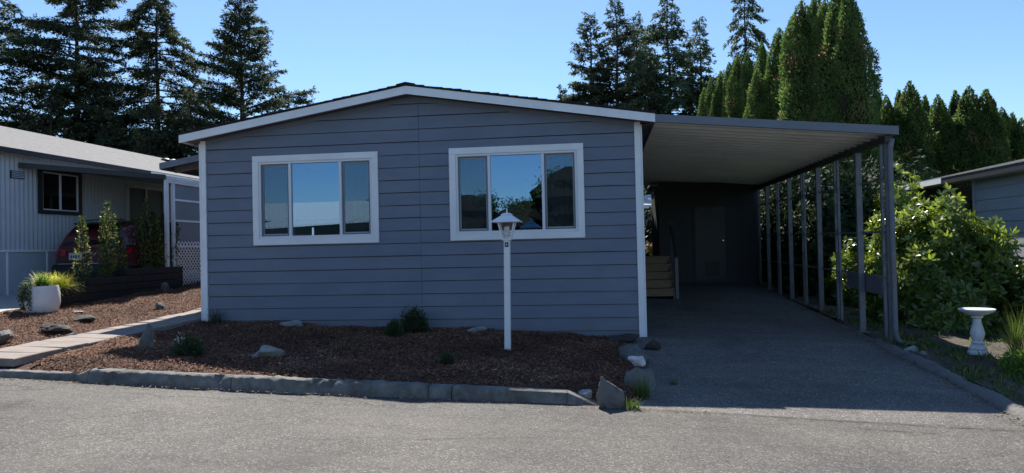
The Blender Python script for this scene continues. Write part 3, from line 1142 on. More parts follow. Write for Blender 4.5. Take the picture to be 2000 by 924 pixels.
# roof: deck and shingle courses
roof = None
mb = MB()
p = [(HX0-EV-0.012, roof_z(HX0-EV)+0.002), (MIDX, 4.182), (HX1+EV+0.012, roof_z(HX1+EV)+0.002), (HX1+EV+0.012, roof_z(HX1+EV)+0.022), (MIDX, 4.204), (HX0-EV-0.012, roof_z(HX0-EV)+0.022)]
mb.loft([(a, -OV-0.03, b) for a, b in p], [(a, HY1+0.25, b) for a, b in p])
roof = mb.build('roof', 'shingle', house)
cs = math.sqrt(1+SL*SL)
for s in (-1, 1):
    n = 26
    W = MIDX-HX0+EV+0.02
    for i in range(n):
        a, b = W*(1-i/n), W*(1-(i+1)/n)-0.03
        b = max(b, 0.0)
        za, zb = roof_z(MIDX+a)+0.026, roof_z(MIDX+b)+0.026
        th = 0.015+rng.normal()*0.003
        p = [(MIDX+s*a, za), (MIDX+s*a, za+th), (MIDX+s*b, zb+0.004), (MIDX+s*b, zb-0.004)]
        y0 = -OV-0.045+rng.normal()*0.005
        m2 = MB()
        m2.loft([(q[0], y0, q[1]) for q in p], [(q[0], HY1+0.27, q[1]) for q in p])
        m2.build('shingle_course', 'shingle', roof)
m2 = MB()
p = [(MIDX-0.15, 4.20-0.022), (MIDX, 4.206+0.015), (MIDX+0.15, 4.20-0.022), (MIDX+0.15, 4.20+0.006), (MIDX, 4.206+0.032), (MIDX-0.15, 4.20+0.006)]
m2.loft([(q[0], -OV-0.05, q[1]) for q in p], [(q[0], HY1+0.28, q[1]) for q in p])
m2.build('ridge_cap', 'shingle', roof)


# windows: trim boards, vinyl frame, mullions, three panes, insect screens, curtains
def window(parent, x0, x1, z0, z1):
    w = MB()
    # outer vinyl frame
    fx0, fx1, fz0, fz1 = x0+0.105, x1-0.105, z0+0.105, z1-0.105
    for bx in ((fx0, fx0+0.035, fz0, fz1), (fx1-0.035, fx1, fz0, fz1), (fx0+0.035, fx1-0.035, fz0, fz0+0.04), (fx0+0.035, fx1-0.035, fz1-0.035, fz1)):
        w.box(bx[0], bx[1], -0.030, 0.09, bx[2], bx[3])
    win = w.build('window', 'vinyl', parent, bevel=0.003)
    for bx in ((x0, x0+0.104, z0+0.104, z1-0.104), (x1-0.104, x1, z0+0.104, z1-0.104), (x0, x1, z0, z0+0.104), (x0, x1, z1-0.104, z1)):
        box(bx[0], bx[1], -0.044, 0.0, bx[2], bx[3]).build('trim_board', 'white', win, bevel=0.004)
    a0, a1, b0, b1 = fx0+0.035, fx1-0.035, fz0+0.04, fz1-0.035
    side = 0.475
    for m in (a0+side, a1-side-0.045):
        box(m, m+0.045, -0.024, 0.07, b0, b1).build('mullion', 'vinyl', win, bevel=0.003)
    spans = [(a0, a0+side), (a0+side+0.045, a1-side-0.045), (a1-side, a1)]
    for i, (p, q) in enumerate(spans):
        if i != 1:
            s = MB()
            for bx in ((p+0.003, p+0.033, b0+0.003, b1-0.003), (q-0.033, q-0.003, b0+0.003, b1-0.003), (p+0.033, q-0.033, b0+0.003, b0+0.038), (p+0.033, q-0.033, b1-0.038, b1-0.003)):
                s.box(bx[0], bx[1], 0.005, 0.04, bx[2], bx[3])
            s.build('sash', 'vinyl', win)
            box(p+0.03, q-0.03, 0.018, 0.023, b0+0.035, b1-0.035).build('pane', 'glass_side', win)
            m = MB()
            m.face([(p+0.02, -0.006, b0+0.02), (q-0.02, -0.006, b0+0.02), (q-0.02, -0.006, b1-0.02), (p+0.02, -0.006, b1-0.02)])
            m.build('insect_screen', 'mesh', win)
            s = MB()
            for bx in ((p+0.004, p+0.022, b0+0.004, b1-0.004), (q-0.022, q-0.004, b0+0.004, b1-0.004), (p+0.022, q-0.022, b0+0.004, b0+0.02), (p+0.022, q-0.022, b1-0.02, b1-0.004)):
                s.box(bx[0], bx[1], -0.012, -0.002, bx[2], bx[3])
            s.build('screen_frame', 'carport_face', win)
        else:
            box(p, q, 0.008, 0.013, b0, b1).build('pane', 'glass', win)
        # sheer curtain with folds behind the glass
        c = MB()
        xs = np.linspace(p-0.02, q+0.02, 60)
        pts = [(x, 0.17+0.022*math.sin(x*70)+0.012*math.sin(x*131+i)) for x in xs]
        for (u, v), (u2, v2) in zip(pts[:-1], pts[1:]):
            c.face([(u, v, b0-0.1), (u2, v2, b0-0.1), (u2, v2, b1+0.05), (u, v, b1+0.05)])
        if i != 1:
            c.build('curtain', 'curtain', win)
    return win


for a, b in WIN:
    window(house, a, b, WZ0, WZ1)

# lean-to patio cover on the left side of the house
awn = thing('patio_cover', 'small grey lean-to patio cover with gutter on the left side of the slate-blue house', 'patio cover', (-7.8, 0.7, 0.6))
ax0, ax1, ay0, ay1, az0, az1 = -8.43, -7.235, 0.7, 9.5, 3.265, 3.46


def awz(x):
    return az0+(az1-az0)*(x-ax0)/(ax1-ax0)


mb = MB()
p = [(ax0, az0), (ax1, az1), (ax1, az1-0.11), (ax0, az0-0.11)]
mb.loft([(a, ay0, b) for a, b in p], [(a, ay0+0.03, b) for a, b in p])
mb.build('fascia', 'carport_face', awn)
mb = MB()
p = [(ax0+0.03, az0+0.0), (ax1, az1-0.004), (ax1, az1-0.03), (ax0+0.03, az0-0.03)]
mb.loft([(a, ay0+0.032, b) for a, b in p], [(a, ay1, b) for a, b in p])
mb.build('roof_panel', 'beam', awn)
box(ax0, ax0+0.03, ay0+0.031, ay1, az0-0.12, az0+0.01).build('gutter', 'carport_face', awn)
for yy in (1.1, 3.6, 6.1, 8.6):
    MB().bar((ax0+0.05, yy, az0-0.09), (ax1, yy, az1-0.09), 0.08, 0.10).build('rafter', 'post', awn)
for yy in (4.6, 8.8):
    box(ax0+0.04, ax0+0.12, yy, yy+0.08, mulch(ax0, yy)-0.1, az0-0.12).build('post', 'post', awn)
MB().tube([(-7.62, 1.6, 3.12), (-7.62, 1.6, 3.0), (-7.55, 1.6, 2.93), (-7.4, 1.6, 2.9), (-7.26, 1.6, 2.9)], 0.035, 8).build('downspout', 'beam', awn, smooth=True)

# ---------------------------------------------------------------- carport
CX0, CX1, CY0, CY1 = HX1+EV+0.003, 3.665, -OV, 11.0  # rear stretch over the shed added to keep sun off the driveway
cp = thing('carport', 'grey aluminium carport roof on ornamental iron posts attached to the slate-blue house', 'carport', (3.55, 0, 0.1))


def cz(x):
    return 3.558-0.0965*(x-CX0)


mb = MB()
p = [(CX0, cz(CX0)), (CX1, cz(CX1)), (CX1, cz(CX1)-0.125), (CX0, cz(CX0)-0.118)]
mb.loft([(a, CY0-0.02, b) for a, b in p], [(a, CY0+0.03, b) for a, b in p])
mb.build('fascia', 'carport_face', cp, bevel=0.004)
pitch = 0.305
n = int((CY1-CY0-0.04)/pitch)
for i in range(n+1):
    y0 = CY0+0.032+i*pitch
    y1 = min(y0+pitch-0.002, CY1)
    prof = [(0, 0.0), (0.0, -0.075), (0.028, -0.078), (0.034, -0.05), (pitch-0.035, -0.05), (pitch-0.028, -0.062), (pitch-0.004, -0.062), (pitch-0.004, -0.03)]
    prof = [(min(a, y1-y0), b) for a, b in prof]
    top = [(a, b+0.012) for a, b in reversed(prof)]
    ring = [(0.0, -0.085), (0.030, -0.087), (0.040, -0.045), (pitch*0.5-0.02, -0.045), (pitch*0.5, -0.058), (pitch*0.5+0.02, -0.045), (pitch-0.020, -0.045), (pitch-0.016, -0.03), (0.0, -0.03)]
    ring = [(min(a, y1-y0), b) for a, b in ring]
    m2 = MB()
    m2.loft([(CX0+0.01, y0+a, cz(CX0+0.01)+b) for a, b in ring], [(CX1-0.03, y0+a, cz(CX1-0.03)+b) for a, b in ring])
    m2.build('roof_pan', 'pan', cp)
m2 = MB()
m2.loft([(CX0+0.005, CY0+0.031, cz(CX0)-0.026), (CX1-0.01, CY0+0.031, cz(CX1)-0.026), (CX1-0.01, CY1, cz(CX1)-0.026), (CX0+0.005, CY1, cz(CX0)-0.026)],
        [(CX0+0.005, CY0+0.031, cz(CX0)-0.012), (CX1-0.01, CY0+0.031, cz(CX1)-0.012), (CX1-0.01, CY1, cz(CX1)-0.012), (CX0+0.005, CY1, cz(CX0)-0.012)])
m2.build('roof_light_seal', 'pan', cp)  # sheet added above the pans to stop light leaking between them
box(CX1-0.045, CX1, CY0+0.032, CY1, cz(CX1)-0.11, cz(CX1)-0.01).build('gutter', 'carport_face', cp)
BX = 3.55
box(BX-0.05, BX+0.05, CY0+0.05, 8.87, 3.02, 3.105).build('beam', 'beam', cp)


def pz(y):
    return ground(BX, y)-0.03


rails_z = [2.50, 1.71, 1.04]


def scroll(y0, y1, z, s=1):
    """S-shaped iron scroll between two tubes"""
    c = (y0+y1)/2
    r = (y1-y0)*0.30
    pts = []
    for k in range(13):
        a = -0.6*math.pi + 2.1*math.pi*k/12
        pts.append((BX, c+s*r*math.cos(a)*(1-k*0.035), z+r*0.9+r*math.sin(a)))
    m2 = MB()
    m2.tube(pts, 0.008, 5)
    pts2 = [(BX, 2*c-p[1], 2*z-p[2]) for p in pts]
    m2.tube(pts2, 0.008, 5)
    return m2


pairs = [0.0, 2.14, 4.28, 6.45, 8.55]
for y in pairs:
    h = 0.085
    for yy in (y-h, y+h):
        box(BX-0.02, BX+0.02, yy-0.02, yy+0.02, pz(yy), 3.02).build('post', 'post', cp)
    for z in (0.95, 1.30, 1.72, 2.15, 2.55):
        scroll(y-h, y+h, z).build('scroll', 'post', cp, smooth=True)
for y in (1.05, 3.22, 5.36, 7.5):
    m2 = MB()
    m2.box(BX-0.045, BX+0.045, y-0.035, y+0.035, pz(y), 3.02)
    m2.build('post', 'post', cp, bevel=0.006)
    box(BX-0.10, BX+0.10, y-0.09, y+0.09, pz(y), pz(y)+0.035).build('foot_plate', 'post', cp)
for z in rails_z:
    MB().bar((BX+0.03, -0.08, z), (BX+0.03, 8.6, z+0.10), 0.016, 0.03).build('rail', 'post', cp)
mb = MB()
mb.loft([(BX+0.055, 0.32, 0.76), (BX+0.085, 0.32, 0.76), (BX+0.085, 1.92, 0.80), (BX+0.055, 1.92, 0.80)],
        [(BX+0.055, 0.32, 1.02), (BX+0.085, 0.32, 1.02), (BX+0.085, 1.92, 1.05), (BX+0.055, 1.92, 1.05)])
mb.build('side_panel', 'post', cp)
m2 = MB()
yd = -0.20
m2.tube([(BX+0.05, yd, 3.06), (BX+0.02, yd, 2.9), (BX+0.02, yd, 1.5), (BX+0.02, yd, pz(yd)+0.22), (BX+0.05, yd, pz(yd)+0.12), (BX+0.12, yd, pz(yd)+0.07), (BX+0.27, yd-0.03, pz(yd)+0.06)], 0.040, 10)
m2.build('downspout', 'post', cp, smooth=True)

# storage shed closing the back of the carport
shed = thing('storage_shed', 'dark grey lap-sided storage shed closing the back of the carport', 'shed', (2.3, 9.0, 0.55))
SX0, SX1, SY = 0.97, 3.62, 8.9
DX0, DX1, DZ1 = 1.93, 2.74, 2.62
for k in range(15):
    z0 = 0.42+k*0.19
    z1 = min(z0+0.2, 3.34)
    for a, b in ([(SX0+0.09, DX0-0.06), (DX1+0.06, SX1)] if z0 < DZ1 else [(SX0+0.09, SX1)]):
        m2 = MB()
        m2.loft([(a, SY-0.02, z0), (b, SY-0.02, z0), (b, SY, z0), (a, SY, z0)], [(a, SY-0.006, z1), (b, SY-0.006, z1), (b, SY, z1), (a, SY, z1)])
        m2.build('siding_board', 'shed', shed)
mb = MB()
mb.box(SX0, SX1, SY+0.002, SY+0.1, 0.35, 3.20)
mb.box(SX0, SX0+0.1, SY+0.102, SY+3.0, 0.35, 3.20)
mb.box(SX1-0.1, SX1, SY+0.102, SY+3.0, 0.35, 3.15)
mb.box(SX0+0.1, SX1-0.1, SY+2.9, SY+3.0, 0.35, 3.15)
mb.build('wall', 'shed', shed)
mb = MB()
mb.loft([(SX0-0.1, SY+2.15, 3.40), (SX1+0.1, SY+2.15, 3.18), (SX1+0.1, SY+3.2, 3.18), (SX0-0.1, SY+3.2, 3.40)], [(SX0-0.1, SY+2.15, 3.46), (SX1+0.1, SY+2.15, 3.24), (SX1+0.1, SY+3.2, 3.24), (SX0-0.1, SY+3.2, 3.46)])
mb.build('roof', 'shingle', shed)
box(SX0-0.01, SX0+0.085, SY-0.03, SY, 0.40, 3.3).build('corner_board', 'shed', shed)
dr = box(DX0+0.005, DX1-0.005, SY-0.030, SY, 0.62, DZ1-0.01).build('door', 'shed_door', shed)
for bx in ((DX0-0.06, DX0, 0.6, DZ1), (DX1, DX1+0.06, 0.6, DZ1), (DX0-0.06, DX1+0.06, DZ1, DZ1+0.07)):
    box(bx[0], bx[1], SY-0.036, SY-0.001, bx[2], bx[3]).build('door_trim', 'shed', shed)
box(DX0+0.24, DX1-0.19, SY-0.042, SY-0.0305, 0.72, 1.12).build('pet_flap', 'black', dr)
kn = MB()
kn.tube([(DX1-0.08, SY-0.03, 1.68), (DX1-0.08, SY-0.06, 1.68), (DX1-0.08, SY-0.085, 1.68)], [0.012, 0.028, 0.018], 10)
kn.build('knob', 'chrome', dr, smooth=True)

# wooden steps to the side door
st = thing('wooden_steps', 'weathered plank steps with a handrail beside the house under the carport', 'steps', (0.5, 5.2, 0.4))
for i in range(5):
    y0 = 4.95+0.26*i
    zt = 0.62+0.175*i
    box(0.06, 0.93, y0, y0+0.025, zt-0.16, zt-0.028).build('riser', 'timber', st)
    box(0.05, 0.96, y0-0.03, y0+(0.25 if i < 4 else 1.2), zt-0.028, zt+0.008).build('tread', 'timber', st, bevel=0.003)
for xx in (0.035, 0.935):
    m2 = MB()
    m2.loft([(xx, 4.95, 0.36), (xx+0.02, 4.95, 0.36), (xx+0.02, 7.2, 0.46), (xx, 7.2, 0.46)], [(xx, 4.95, 0.56), (xx+0.02, 4.95, 0.56), (xx+0.02, 6.0, 1.28), (xx, 6.0, 1.28)])
    m2.build('stringer', 'timber', st)
box(0.985, 1.055, 4.98, 5.05, 0.40, 1.35).build('newel_post', 'post', st)
box(0.985, 1.055, 6.05, 6.12, 0.42, 2.15).build('newel_post', 'beam', st)
MB().bar((1.02, 4.95, 1.33), (1.02, 6.2, 2.12), 0.05, 0.07).build('handrail', 'beam', st)

# ---------------------------------------------------------------- lamp post
LX, LY = -1.89, -1.58
lz = mulch(LX, LY)-0.01
lp = thing('lamp_post', 'white square lamp post with a four-sided lantern standing in the front mulch bed', 'lamp post', (LX, LY, lz))
TOPZ = 1.7050
lean = 0.016                                   # leans slightly to the right


def lpos(z):
    return LX+lean*(z-lz), LY


def frust(mb, z0, h0, z1, h1):
    c = [(-1, -1), (1, -1), (1, 1), (-1, 1)]
    a, b = lpos(z0), lpos(z1)
    mb.loft([(a[0]+h0*i, a[1]+h0*j, z0) for i, j in c], [(b[0]+h1*i, b[1]+h1*j, z1) for i, j in c])


mb = MB(); frust(mb, lz-0.2, 0.041, TOPZ, 0.041)
mb.build('post', 'white', lp, bevel=0.008)
b = lpos(1.6550)
sw = box(b[0]-0.024, b[0]+0.024, LY-0.052, LY-0.0405, 1.6200, 1.6800).build('photocell_plate', 'black', lp)
MB().tube([(b[0], LY-0.0522, 1.6500), (b[0], LY-0.058, 1.6500)], 0.011, 10).build('photocell', 'bulb', sw)
mb = MB()
frust(mb, 1.7050, 0.060, 1.7300, 0.066)
lant = mb.build('lantern', 'white', lp)
lb, lt, z0, z1 = 0.056, 0.108, 1.7310, 1.9500
ca, cb = lpos(z0), lpos(z1)
for i, j in ((-1, -1), (1, -1), (1, 1), (-1, 1)):
    MB().bar((ca[0]+lb*i, LY+lb*j, z0), (cb[0]+lt*i, LY+lt*j, z1), 0.017, 0.017, up=(0, 1, 0.01)).build('lantern_bar', 'white', lant)
for i, j in ((0, -1), (1, 0), (0, 1), (-1, 0)):
    if j:
        q = [(ca[0]-lb+.008, LY+lb*j, z0), (ca[0]+lb-.008, LY+lb*j, z0), (cb[0]+lt-.008, LY+lt*j, z1), (cb[0]-lt+.008, LY+lt*j, z1)]
    else:
        q = [(ca[0]+lb*i, LY-lb+.008, z0), (ca[0]+lb*i, LY+lb-.008, z0), (cb[0]+lt*i, LY+lt-.008, z1), (cb[0]+lt*i, LY-lt+.008, z1)]
    m2 = MB(); m2.face(q)
    m2.build('lantern_pane', 'glass_clear', lant)
c = lpos(1.7350)
MB().lathe([(0.022, 0), (0.022, 0.03), (0.05, 0.045), (0.052, 0.07), (0.03, 0.10), (0.040, 0.125), (0.036, 0.155), (0.012, 0.172)], (c[0], c[1], 1.7310), 14).build('bulb', 'bulb', lant, smooth=True)
mb = MB()
frust(mb, 1.9510, 0.192, 1.9590, 0.190)
frust(mb, 1.9591, 0.190, 2.0500, 0.062)
frust(mb, 2.0501, 0.080, 2.0730, 0.045)
frust(mb, 2.0731, 0.045, 2.0810, 0.012)
mb.build('lantern_cap', 'white', lant)
c = lpos(2.0750)
MB().tube([(c[0], c[1], 2.0750), (c[0], c[1], 2.1300), (c[0], c[1], 2.1450)], [0.009, 0.007, 0.002], 8).build('finial', 'white', lant)


# ---------------------------------------------------------------- rocks
def rock(label, loc, dims, seed, mat='rock', rz=0.0, name='rock', planes=14, tilt=0.0, group=None, sink=0.2, taper=0.0):
    rng = np.random.default_rng(seed)
    bm = bmesh.new()
    bmesh.ops.create_icosphere(bm, subdivisions=4, radius=1.0)
    v = np.array([q.co[:] for q in bm.verts])
    for k in range(planes):
        d = nrm(rng.normal(size=3))
        lim = rng.uniform(0.45, 0.80)
        t = v@d
        over = t > lim
        v[over] -= np.outer((t[over]-lim)*0.93, d)
    for f, a in ((2.2, 0.08), (5.0, 0.05), (11.0, 0.03), (23.0, 0.016)):
        off = rng.uniform(0, 6.28, (3, 3))
        w = np.zeros(len(v))
        for m in range(3):
            w += np.sin(v[:, 0]*f*(1+0.3*m)+off[m, 0])*np.sin(v[:, 1]*f+off[m, 1])*np.sin(v[:, 2]*f*(1-0.2*m)+off[m, 2])
        v += nrm(v)*(w*a)[:, None]
    lo, hi = v.min(0), v.max(0)
    v = (v-(lo+hi)/2)/(hi-lo)*np.array(dims)
    if taper:
        k = 1-taper*(v[:, 2]/dims[2]+0.5)
        v[:, 0] *= k
        v[:, 1] *= k
    ct, sn = math.cos(tilt), math.sin(tilt)
    v = np.stack([v[:, 0]*ct+v[:, 2]*sn, v[:, 1], -v[:, 0]*sn+v[:, 2]*ct], 1)
    v[:, 2] -= v[:, 2].min()+dims[2]*sink
    for q, c in zip(bm.verts, v):
        q.co = c
    me = bpy.data.meshes.new(name)
    bm.to_mesh(me)
    bm.free()
    me.polygons.foreach_set('use_smooth', [True]*len(me.polygons))
    o = link(name, me, mat, None, loc)
    o.rotation_euler = (0, 0, rz)
    return set_props(o, label, 'rock', group)


def on(x, y, dz=0.0):
    return (x, y, mulch(x, y)+dz)


rock('pale lichen-covered rock lying in the shaded front mulch bed', on(-4.68, -2.82), (0.40, 0.28, 0.20), 31, 'rock_pale', 0.3)
rock('flat pale rock leaning at the house wall under the left window', on(-5.5, -0.45), (0.42, 0.22, 0.16), 32, 'rock_pale', 0.2)
rock('flat grey rock at the house wall behind the lamp post', on(-2.55, -0.28), (0.34, 0.22, 0.14), 33, 'rock_pale', -0.1)
rock('narrow upright grey stone standing beside the slab path', on(-6.42, -2.62), (0.24, 0.19, 0.42), 34, 'rock', 0.5, planes=16, tilt=0.10, taper=0.5)
rock('pointed triangular rock standing at the end of the kerb', (-0.55, -3.98, 0.0), (0.42, 0.22, 0.44), 35, 'rock', 0.1, planes=18, tilt=-0.30, taper=0.65)
rock('long pale boulder edging the bed beside the driveway', (-0.22, -1.75, 0.07), (0.36, 1.15, 0.30), 36, 'rock', 0.12, planes=20)
rock('blocky grey boulder under the small white rock by the driveway', (-0.22, -3.08, 0.0), (0.46, 0.40, 0.32), 37, 'rock', 0.2, planes=18)
rock('small white rock on top of the blocky boulder', (-0.24, -3.04, 0.25), (0.20, 0.17, 0.12), 38, 'rock_white', 0.0, sink=0.0)
rock('dark brown boulder against the right house corner by the driveway', (-0.33, -0.42, 0.10), (0.52, 0.42, 0.24), 39, 'rock_dark', 0.4)
rock('small round boulder at the foot of the right corner board', (0.06, -0.95, 0.12), (0.24, 0.30, 0.20), 40, 'rock_dark', 0.2)
rock('little grey stone tucked beside the pointed rock and kerb end', (-0.80, -3.78, 0.06), (0.15, 0.12, 0.10), 41, 'rock_pale', 0.2)
rock('long low dark boulder in the sunny mulch left of the path', on(-8.45, -1.75), (0.56, 0.34, 0.19), 42, 'rock_dark', 0.1)
rock('dark angular boulder behind the long low one in the sunny mulch', on(-8.95, -0.55), (0.42, 0.32, 0.15), 43, 'rock_dark', -0.2)
rock('grey rock at the left picture edge in the sunny mulch', on(-8.62, -2.52), (0.42, 0.32, 0.20), 44, 'rock', 0.0)
rock('flat pale stone in front of the dark timber planter', on(-9.85, 0.42), (0.26, 0.18, 0.06), 45, 'rock_pale', 0.0)
rock('small grey stone alone on the sunny mulch slope', on(-8.85, 1.30), (0.19, 0.16, 0.14), 46, 'rock', 0.3)
rock('upright stone leaning against the right end of the planter', on(-10.35, 3.75), (0.20, 0.20, 0.28), 47, 'rock', 0.3, planes=9)
rock('small pale stone between the two dark boulders', on(-8.0, -1.98), (0.16, 0.10, 0.07), 48, 'rock_pale', 0.5)
rock('pale cobble at the end of the carport downspout', (3.60, -0.62, ground(3.6, -.62)-0.0), (0.20, 0.15, 0.12), 49, 'rock_pale', 0.4)
rock('smaller pebble beside the cobble at the downspout', (3.70, -0.78, ground(3.7, -.78)-0.0), (0.11, 0.10, 0.08), 50, 'rock_pale', 0.1)
rock('dark flat rock under the left side of the white pot', on(-10.72, -0.02), (0.34, 0.25, 0.09), 51, 'rock_dark', 0.2)


# ---------------------------------------------------------------- small plants in the front bed
def plant(name, label, cat, loc, parts, group=None):
    t = thing(name, label, cat, loc, group)
    for nm, me in parts:
        link(nm, me, None, t, (0, 0, 0))
    return t


def stems(n, r, h, seed, rr=0.004, mat='bark'):
    rng = np.random.default_rng(seed)
    mb = MB()
    for k in range(n):
        a = rng.uniform(0, 6.28)
        q = r*rng.uniform(0.2, 0.9)
        mb.tube([(0, 0, -0.02), (q*0.4*math.cos(a), q*0.4*math.sin(a), h*0.4), (q*math.cos(a), q*math.sin(a), h*rng.uniform(0.6, 0.95))], [rr*1.6, rr, rr*0.4], 4)
    me = mb.mesh('stems', (0, 0, 0))
    me.materials.append(M[mat])
    return me


plant('shrub', 'rounded dark green shrub against the wall below the gap between the windows', 'shrub', on(-3.52, -0.36), [('foliage', spray_ball('foliage', 0.215, 0.31, 2400, 61, 'juniper', 0.05, 0.28)), ('stems', stems(9, 0.2, 0.3, 1))])
plant('ball_shrub', 'little ball-shaped shrub in front of the larger rounded one', 'shrub', on(-3.70, -0.80), [('foliage', spray_ball('foliage', 0.115, 0.185, 1600, 62, 'juniper', 0.04, 0.35, 0.0)), ('stems', stems(6, 0.1, 0.18, 2))])
plant('tufted_plant', 'low spiky green plant in the mulch near the kerb', 'plant', on(-2.42, -2.92), [('leaves', tuft_mesh('leaves', 420, 0.20, 0.7, 63, 'juniper', 0.010, 2, 0.3, 0.06)), ('stems', stems(5, 0.1, 0.12, 3))])
rng = np.random.default_rng(64)
fp = rng.normal(size=(60, 3))*np.array([0.03, 0.03, 0.03])+np.array([-0.08, -0.03, 0.20])
fl = cards(fp, rand_dir(rng, 60), rand_dir(rng, 60), 0.025, 0.018)
plant('flowering_plant', 'leafy green plant with a cluster of small white flowers near the upright stone', 'plant', on(-5.62, -3.0), [('leaves', spray_ball('leaves', 0.15, 0.20, 700, 65, 'juniper', 0.06, 0.3)), ('flowers', card_mesh('flowers', fl, rng.random(60), 'petal')), ('stems', stems(8, 0.14, 0.22, 4))])
plant('twiggy_plant', 'thin twiggy lavender-like plant at the left corner board', 'plant', on(-6.90, -0.16), [('leaves', tuft_mesh('leaves', 90, 0.30, 0.55, 66, 'trailing', 0.008, 3, 0.2, 0.08)), ('stems', stems(14, 0.26, 0.28, 5, 0.003))])
plant('dry_perennial', 'sparse dried brown perennial in the middle of the front bed', 'plant', on(-3.95, -2.2), [('leaves', tuft_mesh('leaves', 60, 0.20, 0.8, 67, 'grass_dry', 0.004, 3, 0.5, 0.16)), ('stems', stems(16, 0.3, 0.20, 6, 0.002))])
plant('dry_perennial', 'faint dry tuft behind and right of the pale lichen rock', 'plant', on(-4.15, -1.55), [('leaves', tuft_mesh('leaves', 60, 0.16, 0.8, 68, 'grass_dry', 0.004, 3, 0.5, 0.14)), ('stems', stems(12, 0.22, 0.16, 7, 0.002))])
plant('weed_clump', 'green grass weed growing at the foot of the pointed rock', 'weed', (-0.33, -4.0, ground(-.33, -4.0)), [('leaves', tuft_mesh('leaves', 120, 0.15, 0.7, 69, 'grass_green', 0.008, 3, 0.7, 0.06))])
plant('weed_clump', 'taller grass weed in front of the blocky boulder', 'weed', (-0.22, -3.50, ground(-.22, -3.5)), [('leaves', tuft_mesh('leaves', 130, 0.30, 0.45, 70, 'grass_green', 0.007, 3, 0.5, 0.08))])
plant('weed_clump', 'small weed at the driveway side of the blocky boulder', 'weed', (0.16, -2.9, ground(.16, -2.9)), [('leaves', tuft_mesh('leaves', 40, 0.09, 0.6, 71, 'grass_green', 0.007, 3, 0.7, 0.05))])

# ---------------------------------------------------------------- left neighbour's house
NX = -13.2
nh = thing('neighbour_house', 'pale corrugated mobile home with grey shingle roof left of the slate-blue house', 'house', (-16.5, 4, 0.8))
NY0, NY1, NZ0, NZ1 = -4.0, 14.0, 1.79, 3.92
wy0, wy1, wzb, wzt = 3.42, 4.74, 2.62, 3.68


def ribbed(y0, y1, z0, z1):
    m2 = MB()
    n = max(1, int(round((y1-y0)/0.0305)))
    pts = []
    for i in range(n+1):
        y = y0+(y1-y0)*i/n
        d = (0, 0.010, 0.020, 0.010)[int(round(y/0.0305)) % 4]
        pts.append((NX+d, y))
    for (a, b), (c, d) in zip(pts[:-1], pts[1:]):
        m2.face([(a, b, z0), (c, d, z0), (c, d, z1), (a, b, z1)])
    return m2


y = NY0
while y < NY1-0.1:
    y1 = y+0.976
    a, b = max(y, wy0), min(y1, wy1)
    if b > a+0.02:
        if y < wy0:
            ribbed(y, wy0, NZ0, NZ1).build('wall_sheet', 'corrugated', nh)
        ribbed(a, b, NZ0, wzb).build('wall_sheet', 'corrugated', nh)
        ribbed(a, b, wzt, NZ1).build('wall_sheet', 'corrugated', nh)
        if y1 > wy1:
            ribbed(wy1, y1, NZ0, NZ1).build('wall_sheet', 'corrugated', nh)
    else:
        ribbed(y, y1, NZ0, NZ1).build('wall_sheet', 'corrugated', nh)
    y = y1
y = NY0
while y < NY1:
    box(NX-0.02, NX-0.004, y, y+1.09, mulch(NX, y)-0.2, NZ0+0.01).build('skirting_panel', 'skirt', nh)
    box(NX-0.004, NX+0.012, y+1.05, y+1.09, mulch(NX, y)-0.2, NZ0-0.03).build('skirting_batten', 'white', nh)
    y += 1.1
box(NX-0.01, NX+0.03, NY0, NY1, NZ0-0.03, NZ0+0.012).build('belt_rail', 'white', nh)
mb = MB()
mb.box(NX-0.12, NX-0.03, NY0, wy0, 0.6, 3.9)
mb.box(NX-0.12, NX-0.03, wy1, NY1, 0.6, 3.9)
mb.box(NX-0.12, NX-0.03, wy0, wy1, 0.6, wzb)
mb.box(NX-0.12, NX-0.03, wy0, wy1, wzt, 3.9)
mb.box(NX-6.6, NX-0.12, NY0, NY0+0.1, 0.6, 4.4)
mb.box(NX-6.6, NX-0.12, NY1-0.1, NY1, 0.6, 4.4)
mb.box(NX-6.7, NX-6.6, NY0, NY1, 0.6, 3.9)
mb.box(NX-2.0, NX-1.9, NY0+0.1, NY1-0.1, 0.6, 3.9)
mb.build('wall', 'skirt', nh)
# roof with courses
RX = -16.55
EXn, EZ = -12.90, 3.955
sl = (5.19-EZ)/(EXn-RX)
mb = MB()
p = [(EXn, EZ-0.02), (RX, 5.17), (RX-3.6, EZ-0.02), (RX-3.6, EZ-0.1), (RX, 5.08), (EXn, EZ-0.10)]
mb.loft([(a, NY0-0.3, b) for a, b in p], [(a, NY1+0.3, b) for a, b in p])
nroof = mb.build('roof', 'soffit', nh)
n = 24
for s in (1, -1):
    for i in range(n):
        W = EXn-RX+0.03
        a, b = W*(1-i/n), max(0, W*(1-(i+1)/n)-0.03)
        za, zb = 5.19-a*sl, 5.19-b*sl
        m2 = MB()
        p = [(RX+s*a, za-0.006), (RX+s*a, za+0.007), (RX+s*b, zb+0.004), (RX+s*b, zb-0.008)]
        m2.loft([(q[0], NY0-0.33, q[1]) for q in p], [(q[0], NY1+0.33, q[1]) for q in p])
        m2.build('shingle_course', 'shingle_grey', nroof)
box(EXn-0.01, EXn+0.03, NY0-0.3, 7.0, EZ-0.115, EZ-0.022).build('gutter', 'dark_trim', nh)
box(EXn-0.012, EXn+0.032, 7.0, NY1+0.3, EZ-0.115, EZ-0.022).build('gutter', 'white', nh)
m2 = MB()
m2.lathe([(0.08, 0), (0.08, 0.07), (0.12, 0.08), (0.12, 0.11), (0.02, 0.14)], (RX+0.75, 12.6, 4.93), 12)
m2.build('roof_vent', 'white', nroof, smooth=True)
m2 = MB()
